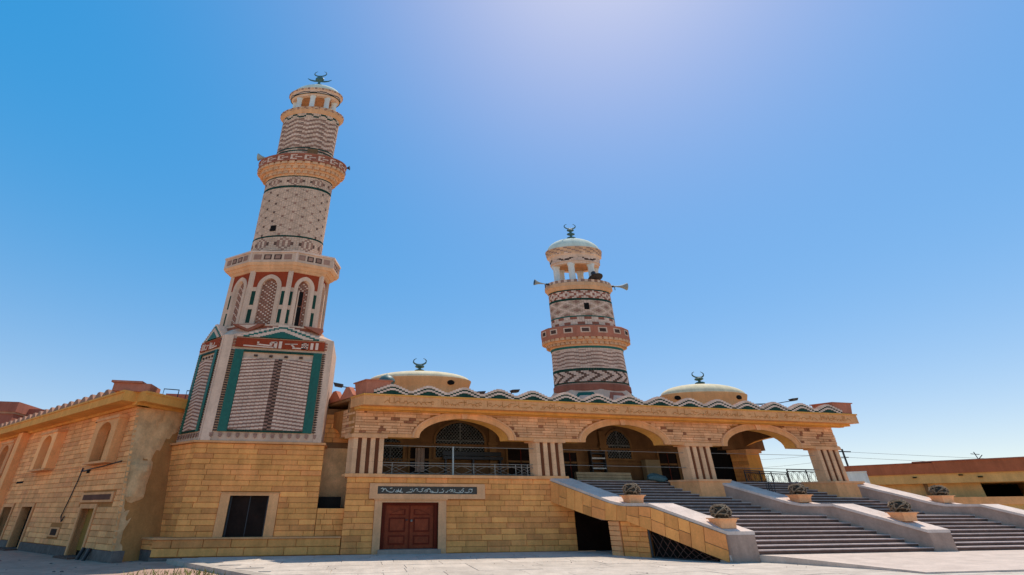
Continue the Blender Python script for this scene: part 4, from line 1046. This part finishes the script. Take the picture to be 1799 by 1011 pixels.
for k, c in enumerate(WINS):
    dd = .42
    mb = MB()     # projecting surround with arched opening
    s0, s1 = c - 1.40, c + 1.30
    bot = [(s0, 4.06), (c - .78, 4.06), (c - .78, 5.5)] + [(c - .02 + x, 5.5 + y) for x, y in arch_pts(.76, .5)][1:-1] + [(c + .74, 5.5), (c + .74, 4.06), (s1, 4.06), (s1, 6.1), (s0, 6.1)]
    mb.fprism(WING, bot, -.1, dd, STONE_W); mb.fbox(WING, s0 - .05, s1 + .05, 6.1, 6.24, -.1, dd + .06, TRIM); mb.fbox(WING, s0 - .03, s1 + .03, 3.96, 4.06, -.1, dd + .05, TRIM)
    w_ = mb.build('window', wing)
    mb = MB(); mb.fbox(WING, c - .8, c + .76, 4.06, 6.05, -.18, -.09, BACKW); mb.fbox(WING, c - .72, c + .70, 4.1, 5.9, -.09, -.06, INTRIM); mb.fbox(WING, c - .05, c + .0, 4.1, 5.9, -.06, -.04, BACKW); mb.build('shade_toned_shutter', w_)  # shade inside the opening put into the dark brown of the panels
mb = MB(); mb.fbox(WING, 18.55, 19.45, .3, 6.66, -.1, .42, STONE_W); mb.build('pilaster', wing)
def wdoor(s0, s1, z1, open_):
    mb = MB(); mb.fbox(WING, s0, s1, -.3, z1, -.42, -.36, VOID); o = mb.build('doorway', wing)
    mb = MB(); mb.fbox(WING, s0 - .2, s0, -.3, z1 + .2, -.36, .05, TRIM); mb.fbox(WING, s1, s1 + .2, -.3, z1 + .2, -.36, .05, TRIM); mb.fbox(WING, s0, s1, z1, z1 + .2, -.36, .05, TRIM); mb.build('door_surround', o)
    mb = MB(); mb.fbox(WING, s0, s1 - (.55 if open_ else 0), .15, z1, -.35, -.30, mat('ochre_door', (.36, .20, .05), var=.03)); mb.build('door_leaf', o)
wdoor(3.75, 5.35, 1.95, False); wdoor(12.5, 14.3, 2.05, True); wdoor(16.2, 17.9, 2.05, True)
mb = MB(); mb.fbox(WING, 2.05, 5.8, 2.22, 2.66, -.08, .05, TRIM); o = mb.build('plaque_surround', wing)
mb = MB(); mb.fbox(WING, 2.3, 5.5, 2.32, 2.56, .04, .06, mat('plaque_brown', (.16, .07, .045), var=.05)); mb.build('plaque', o)
mb = MB(); mb.fbox(WING, 7.3, 8.7, .65, 1.08, -.08, .03, TRIM); o = mb.build('vent_frame', wing)
mb = MB(); mb.fbox(WING, 7.55, 8.35, .72, 1.01, .02, .04, SMOKE); mb.build('vent_grille', o)
mb = MB()
for a, b, c, d in ((6.6, 6.78, 4.28, 4.68), (6.95, 7.13, 4.2, 4.6), (16.1, 17.4, 3.4, 3.52), (5.9, 6.3, 3.6, 3.75), (6.9, 7.4, 6.25, 6.4)): mb.fbox(WING, a, b, c, d, -.05, .012, VOID)
mb.each('vent_slot', wing)
mb = MB(); mb.fbox(WING, 1.8, LW, 3.88, 3.93, -.02, .03, TRIM); mb.build('string_course', wing)
mb = MB(); mb.fbox(WING, .35, 3.55, -.6, .30, -.4, .06, DSTONE); mb.fbox(WING, 5.55, 12.3, -.6, .28, -.4, .06, DSTONE); mb.fbox(WING, 14.5, 15.9, -.6, .28, -.4, .06, DSTONE); mb.fbox(WING, 18.1, LW, -.6, .28, -.4, .06, DSTONE); mb.each('wing_plinth', wing)
mb = MB(); mb.fbox(WING, 3.7, 5.45, -.6, -.05, -.3, .5, STEP_SHADE); mb.fbox(WING, 12.3, 14.6, -.6, -.05, -.3, .6, STEP_SHADE); mb.each('door_step', wing)
# eaves
mb = MB(); pe = [(.95, 6.72), (.95, 7.12), (1.0, 7.12), (1.0, 7.22), (-.4, 7.22), (-.4, 6.6), (.15, 6.6), (.2, 6.72)]
def eave(fr, s0, s1, mb, m): mb.prism([fr.p(s0, z, d) for d, z in pe], [fr.p(s1, z, d) for d, z in pe], m)
eave(WING, 2.0, LW, mb, OCHRE); ev = mb.build('eaves', wing)
cx, cy, _ = WING.p(1.9, 0, 0)
WF = Fr(cx - .1, cy + .1, (.62, .78), (.78, -.62))
mb = MB(); mb.prism([WF.p(-.35, z, d * .7) for d, z in pe], [WF.p(2.6, z, d * .6) for d, z in pe], OCHRE); mb.build('front_eaves', wing)
for k in range(38):
    s0 = 3.2 + k * 1.02; mb = MB(); mb.fprism(WING, [(s0, 7.22), (s0 + .98, 7.22), (s0 + .98, 7.3), (s0 + .62, 7.62), (s0 + .36, 7.62), (s0, 7.3)], .45, .85, PINK if k > 30 else mat('pale_pink_brick', (.38, .2, .13), var=.1)); mb.build('merlon', wing)
mb = MB(); mb.box(-12.6, -10.9, 25.0, 26.2, 7.22, 7.62, PINK); mb.box(-12.7, -11.3, 24.9, 26.3, 7.62, 7.72, PINK); mb.build('corner_post', wing)
mb = MB(); mb.box(-11.6, -10.1, 28.7, 29.6, 7.22, 7.95, PINK); mb.build('corner_post', wing)
# rough plaster return wall between wing and minaret
nz, nw = 26, 12; vs = []; fs = []; mbp = MB(); rp = random.Random(3)
gridr = [[rp.uniform(-1, 1) for _ in range(nw + 1)] for _ in range(nz + 1)]
for j in range(nz + 1):
    z = -.3 + 7.1 * j / nz
    ax, ay, _ = WING.p(edge0(z) + .02, 0, .02); bx, by = -10.0 + .03 * z, 27.1
    for i in range(nw + 1):
        t = i / nw; bulge = .35 * sin(pi * t) * (1.2 - z / 7) + .10 * gridr[j][i] * sin(pi * t) + (.25 if 2.2 < z < 3.8 and .15 < t < .55 else 0)
        vs.append((ax + (bx - ax) * t + .55 * bulge, ay + (by - ay) * t - .85 * bulge, z))
for j in range(nz):
    for i in range(nw): fs.append((j * (nw + 1) + i, j * (nw + 1) + i + 1, (j + 1) * (nw + 1) + i + 1, (j + 1) * (nw + 1) + i))
mbp.add(vs, fs, PLASTER); mbp.build('rough_return_wall', wing, smooth=True)
t = thing('power_cable', 'black cable sagging down the sandstone wing between two windows', 'cable', (-14, 28, 3))
mb = MB(); mb.tube([WING.p(2.3, 4.0, .06), WING.p(4.2, 3.86, .05), WING.p(5.6, 3.80, .05), WING.p(6.7, 3.70, .06), WING.p(6.85, 3.9, .05), WING.p(6.95, 3.3, .05), WING.p(7.25, 2.4, .05), WING.p(7.6, 1.6, .05), WING.p(7.3, 1.35, .06), WING.p(7.1, 1.6, .06)], .028, IRON, 6); mb.build('cable_run', t)
t = thing('drain_pipe', 'pair of short black pipes leaning at the foot of the wing doorway', 'pipe', (-12, 26.5, 0))
for s0 in (3.25, 2.55):
    mb = MB(); mb.tube([WING.p(s0, .35, .12), WING.p(s0 + .08, -.35, .3), WING.p(s0 + .1, -.5, .32)], .075, IRON, 8); mb.build('pipe', t)
t = thing('roof_rail', 'thin metal rail frame on the wing roof beside the tall minaret', 'rail', (-10, 27, 7.2))
mb = MB(); mb.tube([(-10.9, 26.6, 7.2), (-10.9, 26.6, 7.75), (-10.15, 26.6, 7.72), (-10.15, 26.6, 7.2)], .03, IRON); mb.tube([(-9.75, 26.6, 7.2), (-9.75, 26.6, 7.7), (-9.0, 26.6, 7.7)], .03, IRON); mb.each('rail_frame', t)

# ------------------------------------------------------------------ far buildings
def far_building():
    t = thing('far_house', 'pink flat-roofed house beyond the wing roof at the far left', 'house', (-45, 66, 0))
    mb = MB(); mb.box(-64, -39.3, 60, 76, -.5, 11.6, FARP); mb.box(-39.2, -24, 62, 76, -.5, 11.0, FARP); mb.build('wall', t)
    mb = MB(); mb.box(-64.2, -39.1, 59.8, 76, 11.8, 12.9, FARP); mb.box(-64.1, -39.2, 59.9, 76, 11.6, 11.8, mat('dusty_band', (.42, .25, .16), var=.02)); mb.box(-39.1, -23.8, 61.8, 76, 11.5, 12.5, FARP); mb.box(-39.1, -23.9, 61.9, 76, 11.0, 11.5, MATS['dusty_band']); mb.build('parapet', t)
    mb = MB()
    for x in (-41.5, -46): mb.box(x, x + 1.2, 59.9, 60.1, 8.6, 10.2, SMOKE)
    mb.each('window', t)
    mb = MB(); mb.box(-38.2, -36.0, 61.85, 62.0, 12.15, 12.3, VOID); mb.box(-33.5, -32.0, 61.85, 62.0, 12.05, 12.2, VOID); mb.each('parapet_gap', t)
far_building()
FU = (.607, -.795); FF = Fr(50.67, 42.37, FU, (-.795, -.607))
t = thing('garage_block', 'long low building with orange parapet and dark garage opening right of the stairs', 'building', (55, 38, 0))
mb = MB(); mb.fbox(FF, -1.2, 9.0, -.5, 4.15, -8, 0, FARY); mb.fbox(FF, 11.9, 22, -.5, 4.1, -8, 0, FARY); mb.fbox(FF, 9.0, 11.9, 4.1, 4.15, -8, 0, FARY); mb.build('wall', t)
mb = MB(); mb.fbox(FF, -1.2, 22, 4.15, 5.0, -8, .5, FARY); mb.build('fascia', t)
mb = MB(); mb.fbox(FF, -1.2, 6.4, 5.0, 5.95, -8, .62, FARO); mb.fbox(FF, 6.4, 22, 4.98, 6.02, -8, .66, FARO); mb.fbox(FF, -1.2, 5, 5.95, 6.02, -8, .7, FARP); mb.fbox(FF, 5, 22, 6.02, 6.12, -8, .74, FARP); mb.build('parapet', t)
mb = MB(); mb.fbox(FF, 8.9, 22, -.5, 4.1, -6, -5.5, VOID); mb.build('garage_opening', t)
mb = MB(); mb.fbox(FF, 5.15, 5.45, .1, 4.15, 0, .12, mat('down_pipe', (.26, .14, .06), var=.02)); mb.build('down_pipe', t)
mb = MB()
for s0, z0 in ((4.6, 4.65), (7.8, 4.75), (9.0, 4.55), (10.2, 5.25)): mb.fbox(FF, s0, s0 + .3, z0, z0 + .1, .49, .64, VOID)
mb.each('drain_hole', t)
mb = MB(); mb.fbox(FF, -1.5, 30, 2.3, 2.9, 2.2, 3.0, TRIM); mb.fbox(FF, -1.5, 30, -.5, 2.3, 2.3, 2.9, FARY); tw = mb.build('boundary_wall')
tw['label'] = 'low stone boundary wall running behind the right-hand stair parapet'; tw['category'] = 'wall'
t = thing('storage_box', 'white box standing beside the last striped pier', 'box', (50, 41, 4.3))
mb = MB(); mb.fbox(FF, -.5, 1.35, 2.9, 5.25, 2.25, 2.95, WHITE); mb.build('box_body', t); mb = MB(); mb.fbox(FF, -.56, 1.4, 5.25, 5.33, 2.2, 3.0, WHITE); mb.build('lid', t)
t = thing('far_wall', 'sunlit yellow wall glimpsed through the porch railing', 'wall', (48, 50, 0))
mb = MB(); mb.box(30, 47.0, 50, 51, -.5, 7.1, FARY); mb.box(29.9, 47.1, 49.9, 51.1, 7.1, 7.3, TRIM); mb.build('wall_face', t)
t = thing('utility_pole', 'thin utility pole with crossarms behind the last striped pier', 'pole', (71.6, 60, 0))
mb = MB(); mb.tube([(71.7, 60, -.5), (71.75, 60, 10.2)], .13, IRON, 7); mb.build('pole', t)
mb = MB(); mb.box(70.9, 73.2, 59.95, 60.05, 9.75, 9.9, IRON); mb.box(71.1, 72.4, 59.95, 60.05, 8.95, 9.07, IRON); mb.build('crossarm', t)
t = thing('power_line', 'two faint power lines sagging across the sky beyond the open bay', 'cable', (60, 60, 9))
for dz in (0, -1.3):
    mb = MB(); mb.tube([(38 + (71.7 - 38) * k / 12, 60 + 2 * (1 - k / 12), 9.0 + dz * (1 - .3 * k / 12) + .8 * k / 12 - 1.0 * sin(pi * k / 12)) for k in range(13)], .015, IRON, 4)
    mb.tube([(71.7 + 60 * k / 12, 60 - 18 * k / 12, 9.8 + dz * .6 - 2.5 * sin(pi * k / 24)) for k in range(13)], .018, IRON, 4); mb.build('wire', t)

t = thing('antenna', 'thin roof antenna standing on the orange parapet at the far right', 'antenna', FF.p(9.6, 6.0, .3))
mb = MB(); mb.tube([FF.p(9.6, 6.0, .3), FF.p(9.5, 6.75, .3)], .035, IRON, 5); mb.tube([FF.p(9.25, 6.6, .3), FF.p(9.8, 6.5, .3)], .03, IRON, 5); mb.tube([FF.p(9.6, 6.1, .3), FF.p(9.95, 6.45, .3)], .03, IRON, 5); mb.build('mast', t)
# ------------------------------------------------------------------ planters with twig balls on the stair parapets
def planter_first(c, label):
    t = thing('planter', label, 'planter', c, 'stone planters on the stair walls')
    x, y, z = c
    mb = MB()
    def sq(r, rz, zz):
        return [(x + r * ca, y + r * sa, zz) for ca, sa in ((-1, -.8), (1, -.8), (1, .8), (-1, .8))]
    mb.prism(sq(.34, 0, z), sq(.36, 0, z + .20), TRIM2); mb.prism(sq(.36, 0, z + .20), sq(.42, 0, z + .33), TRIM2); mb.prism(sq(.47, 0, z + .33), sq(.47, 0, z + .37), TRIM2); mb.build('pot', t)
    mb = MB(); rb = .40; zc_ = z + .58
    mb.lathe((x, y, zc_), [(.355 * cos(a), .355 * .76 * sin(a)) for a in [radians(q) for q in range(-75, 91, 15)]], TWIGD, 20); mb.build('core', t, smooth=True)
    mb = MB(); r2 = random.Random(11)
    for k in range(48):
        a0 = r2.uniform(0, 2 * pi); tilt = r2.uniform(.15, 1.45); a_len = r2.uniform(.8, 2.2); st0 = r2.uniform(0, 2 * pi); pp = []
        for i in range(8):
            th = st0 + a_len * i / 7; v = Vector((cos(th), sin(th) * cos(tilt), sin(th) * sin(tilt)))
            v = Matrix.Rotation(a0, 3, 'Z') @ v; rr = rb * r2.uniform(.93, 1.03)
            if v.z < -.62: continue
            pp.append((x + v.x * rr, y + v.y * rr, zc_ + v.z * rr * .78))
        if len(pp) > 2: mb.tube(pp, r2.uniform(.016, .026), TWIG, 5)
    mb.build('twig_ball', t)
    return t
def on_par(a, s): z = interp(PAR, s); return tuple(Vector(sp(a + .62, s, z)))
pl = planter_first((on_par(9.9, 7.6)[0], on_par(9.9, 7.6)[1], 1.22), 'planter with a twig ball at the foot of the stone-clad stair wall')
for a, s, dz, lb in ((9.9, 3.9, 0, 'planter with a twig ball halfway up the stone-clad stair wall'), (19.75, 3.5, 0, 'planter with a twig ball halfway up the middle stair wall'),
                 (19.75, 7.2, 0, 'planter with a twig ball at the foot of the middle stair wall'), (28.9, 3.5, 0, 'planter with a twig ball on the stair wall nearest the garage')):
    p = on_par(a, s); copy_thing(pl, (p[0], p[1], p[2] - .02), lb)
t = thing('dry_plant', 'bare dark shoots standing behind the halfway planter of the middle wall', 'plant', (24.0, 24.2, 3))
mb = MB(); r3 = random.Random(4)
for k in range(9):
    x0, y0 = 22.3 + r3.uniform(-.3, .35), 23.4 + r3.uniform(-.2, .2)
    mb.tube([(x0, y0, 2.3), (x0 + r3.uniform(-.1, .1), y0, 3.0), (x0 + r3.uniform(-.28, .28), y0, 3.2 + r3.uniform(.1, .45))], [.03, .02, .008], IRON, 4)
mb.build('shoot', t)

# ------------------------------------------------------------------ railings and porch furniture
def railing(name, label, p0, p1, z0, z1, m, gates=(), arcs=5, thick=.025):
    t = thing(name, label, 'railing', (p0[0], p0[1], z0)); L_ = hypot(p1[0] - p0[0], p1[1] - p0[1]); f = Fr(p0[0], p0[1], (p1[0] - p0[0], p1[1] - p0[1]), (p1[1] - p0[1], p0[0] - p1[0]))
    mb = MB()
    for z_ in (z1, z0 + .08, z1 - .12): mb.tube([f.p(0, z_), f.p(L_, z_)], thick, m, 5)
    mb.build('rail', t)
    for g_ in gates:
        mb = MB(); mb.tube([f.p(L_ * g_, z0), f.p(L_ * g_, z1)], thick * 1.3, m, 6); mb.build('post', t)
    mb = MB(); n = arcs
    for k in range(n):
        a, b = L_ * k / n, L_ * (k + 1) / n
        for sgn in (1, -1):
            for off in (-.25, .25):
                pts = []
                for i in range(9):
                    u = i / 8; c = (a + b) / 2; half = (b - a) * .5; zz = (z0 + z1 - .04) / 2
                    pts.append(f.p(a + (b - a) * u, zz + sgn * (z1 - z0) * .36 * sin((u - .5) * pi * .98 + off * pi * .5)))
                mb.tube(pts, thick * .5, m, 4)
    mb.build('lattice', t)
    return t
railing('railing', 'grey steel railing across the first arch above the red door', (.98, Y0 + .25), (9.28, Y0 + .25), 3.48, 4.08, RAILM, (0, .06, .44, .58, .72, .86, .9, .94, 1), 6, .018)
railing('railing', 'dark railing with crossed bars at the back of the open right bay', (24.6, 27.55), (28.7, 28.45), 3.45, 4.2, IRON, (0, .35, .62, 1), 7, .028)
railing('railing', 'taller dark railing panel ending at the last striped pier', (28.3, 27.95), (31.0, 28.2), 3.45, 4.35, IRON, (0, .62, 1), 5, .03)
t = thing('awning_frame', 'pale metal post and rail standing in the first arch', 'frame', (4.66, 25, 3.5))
mb = MB(); mb.tube([(4.66, 24.82, 3.48), (4.66, 24.82, 4.92)], .045, SPEAK, 8); mb.build('post', t)
mb = MB(); mb.tube([(.95, 24.82, 4.9), (9.28, 24.82, 4.9)], .018, RAILM, 5); mb.build('rail', t)
t = thing('guard_wire', 'thin rails stretched between the striped piers above the stairs', 'wire', (15, 25, 4))
for z_ in (4.9, 4.1):
    mb = MB(); mb.tube([P(10.85, .2, z_), P(18.5, .2, z_ - .02)], .014, RAILM, 5); mb.tube([P(20.15, .2, z_), P(27.6, .2, z_ - .6 if False else z_)], .012, RAILM, 5); mb.build('rail', t)
t = thing('bench', 'long dark bench against the back wall in the first arch', 'bench', (6.6, 28.2, 3.42))
mb = MB(); mb.box(4.7, 8.4, 28.15, 28.55, 4.62, 4.78, IRON); mb.build('seat', t)
mb = MB(); mb.box(4.7, 8.4, 28.52, 28.58, 4.85, 5.1, IRON); mb.build('backrest', t)
for x in (4.8, 6.5, 8.2):
    mb = MB(); mb.box(x, x + .1, 28.2, 28.55, 3.45, 4.62, IRON); mb.build('leg', t)
t = thing('folded_sheet', 'pale cloth hanging at the inner doorway in the first arch', 'cloth', (3.3, 28.5, 3.5))
mb = MB(); vs = []; fs = []
for j in range(6):
    for i in range(9): vs.append((3.05 + .55 * i / 8, 28.55 + .04 * sin(i * 2.2), 3.9 + 1.35 * j / 5))
for j in range(5):
    for i in range(8): fs.append((j * 9 + i, j * 9 + i + 1, (j + 1) * 9 + i + 1, (j + 1) * 9 + i))
mb.add(vs, fs, CONC); mb.build('cloth', t, smooth=True)
t = thing('shoe_rack', 'narrow shoe rack with pale and dark shelves in the second arch', 'rack', (14.7, 28.4, 3.42))
for k in range(5):
    mb = MB(); mb.box(14.3, 15.2, 28.2, 28.6, 3.9 + k * .3, 3.98 + k * .3, WHITE if k % 2 else IRON); mb.build('shelf', t)
mb = MB(); mb.box(14.25, 14.3, 28.2, 28.6, 3.42, 5.3, IRON); mb.box(15.2, 15.25, 28.2, 28.6, 3.42, 5.3, IRON); mb.build('side_frame', t)
t = thing('carton', 'pale carton standing by the back wall in the second arch', 'box', (18.4, 28.4, 3.42))
mb = MB(); mb.box(17.95, 18.95, 28.1, 28.6, 3.42, 4.75, CARD); mb.build('box_body', t); mb = MB(); mb.box(17.93, 18.97, 28.08, 28.62, 4.75, 4.80, CARD); mb.build('lid', t)
t = thing('cloth_bundle', 'grey-blue rolled bundle lying on the top step beside the third pier', 'bundle', (17.3, 26.2, 3.42))
mb = MB()
for k in range(3):
    pts = [(16.6 + 1.2 * i / 6 + .1 * k, 26.0 + .22 * k, 3.55 + .10 * (k == 1) + .05 * sin(i)) for i in range(7)]
    mb.tube(pts, [.06, .14, .17, .18, .17, .14, .06], CLOTHT, 8)
mb.build('rolled_cloth', t, smooth=True)
t = thing('plank_stack', 'low stack of planks on the porch floor in the second arch', 'planks', (14, 26.3, 3.42))
for k in range(3):
    mb = MB(); mb.box(12.4, 15.9, 26.6 + k * .03, 26.95, 3.43 + k * .16, 3.57 + k * .16, CARD); mb.build('plank', t)

# ------------------------------------------------------------------ loudspeakers and floodlights
def horn(c, d, L_, r, label, m=SPEAK):
    t = thing('loudspeaker', label, 'loudspeaker', c, 'horn loudspeakers on the minarets'); v = Vector(d).normalized(); c = Vector(c)
    mb = MB(); k = [0, .25, .45, .65, .8, .92, 1.0]; mb.tube([c + v * L_ * q for q in k], [r * .16, r * .18, r * .26, r * .42, r * .62, r * .86, r], m, 18); mb.build('horn', t, smooth=True)
    mb = MB(); mb.tube([c - v * .28, c + v * .02], r * .3, IRON, 12); mb.build('driver', t, smooth=True)
    mb = MB(); e = c + v * L_; mb.tube([e - v * .01, e + v * .012], r * .82, IRON, 18); mb.build('mouth', t)
    mb = MB(); mb.tube([c + v * .1, c + v * .1 - Vector((0, 0, .35))], .03, IRON, 6); mb.build('bracket', t)
    return t
horn((-8.25, 26.4, 24.22), (-1, .05, .06), .85, .27, 'grey horn loudspeaker jutting left from the tall minaret balcony')
horn((-3.15, 26.3, 24.12), (1, -.2, .0), .42, .16, 'small dark horn loudspeaker on the right of the tall minaret balcony', IRON)
horn((13.5, 30.7, 18.42), (-1, .0, .08), 1.0, .25, 'pale horn loudspeaker jutting left from the shorter minaret gallery')
horn((19.45, 30.6, 18.72), (1, -.15, .0), 1.15, .32, 'grey horn loudspeaker jutting right from the shorter minaret gallery')
horn((17.35, 29.75, 19.15), (.1, -.25, -1), .32, .62, 'wide black horn loudspeaker facing front on the shorter minaret', IRON)
def flood(base, path, head, yaw, label):
    t = thing('floodlight', label, 'floodlight', base, 'floodlights on the roof'); mb = MB(); mb.tube([base] + path, .028, IRON, 6); mb.build('arm', t)
    x, y, z = head; mb = MB(); c, s_ = cos(yaw), sin(yaw); q = []
    for dz, w, l in ((-.06, .12, .2), (.10, .17, .28)):
        for a, b in ((-l, -w), (l, -w), (l, w), (-l, w)): q.append((x + a * c - b * s_, y + a * s_ + b * c, z + dz + .15 * a))
    mb.box8(q, IRON); mb.build('lamp_head', t)
flood((-.5, 26.0, 7.5), [(-.5, 26.0, 8.05), (-.45, 26, 8.06), (-1.7, 26.0, 8.17)], (-1.75, 26.0, 8.2), pi, 'dark floodlight on an arm at the roof corner beside the tall minaret')
flood((8.2, 26.0, 7.5), [(8.2, 26, 8.05), (8.5, 26, 8.22)], (8.7, 26, 8.32), .3, 'dark floodlight above the zigzag edge, left of the shorter minaret')
flood((6.3, 26.0, 7.5), [(6.3, 26, 8.05), (6.5, 26, 8.1)], (6.55, 26, 8.12), .3, 'small floodlight low behind the zigzag edge right of the nearer dome')
flood((26.0, 26.0, 7.5), [(26.0, 26, 8.2), (25.4, 26, 8.22), (27.2, 26, 8.34), (28.35, 26, 8.55)], (28.6, 26, 8.62), .1, 'dark floodlight on a long arm right of the right-hand dome')
# dry grass at the street edge, small stones
rg = random.Random(9); mb = MB()
for k in range(230):
    x = rg.uniform(-7.6, -4.2); y = kx(0) * 0 + rg.uniform(18.6, 20.6); h = rg.uniform(.06, .22); a = rg.uniform(0, 6.28)
    dx, dy = .02 * cos(a), .02 * sin(a); lx, ly = rg.uniform(-.12, .12), rg.uniform(-.12, .12)
    if x > kx(y) - .6: continue
    mb.add([(x - dx, y - dy, -.12), (x + dx, y + dy, -.12), (x + lx, y + ly, -.12 + h)], [(0, 1, 2)], GRASS)
mb.build('grass', kind='stuff')
mb = MB()
for k in range(70):
    x = rg.uniform(-20, -6); y = rg.uniform(18, 30); r = rg.uniform(.02, .07)
    mb.lathe((x, y, -.13), [(r, 0), (r * .8, r * .6), (0, r * .8)], DSTONE, 5)
for k in range(90):
    x = rg.uniform(-4, 16); y = rg.uniform(15, 24.2); r = rg.uniform(.008, .03)
    if x < kx(y) + .5: continue
    mb.lathe((x, y, gz(x, y) + .018), [(r, 0), (r * .8, r * .6), (0, r * .8)], DSTONE, 5)
mb.build('pebbles', kind='stuff')
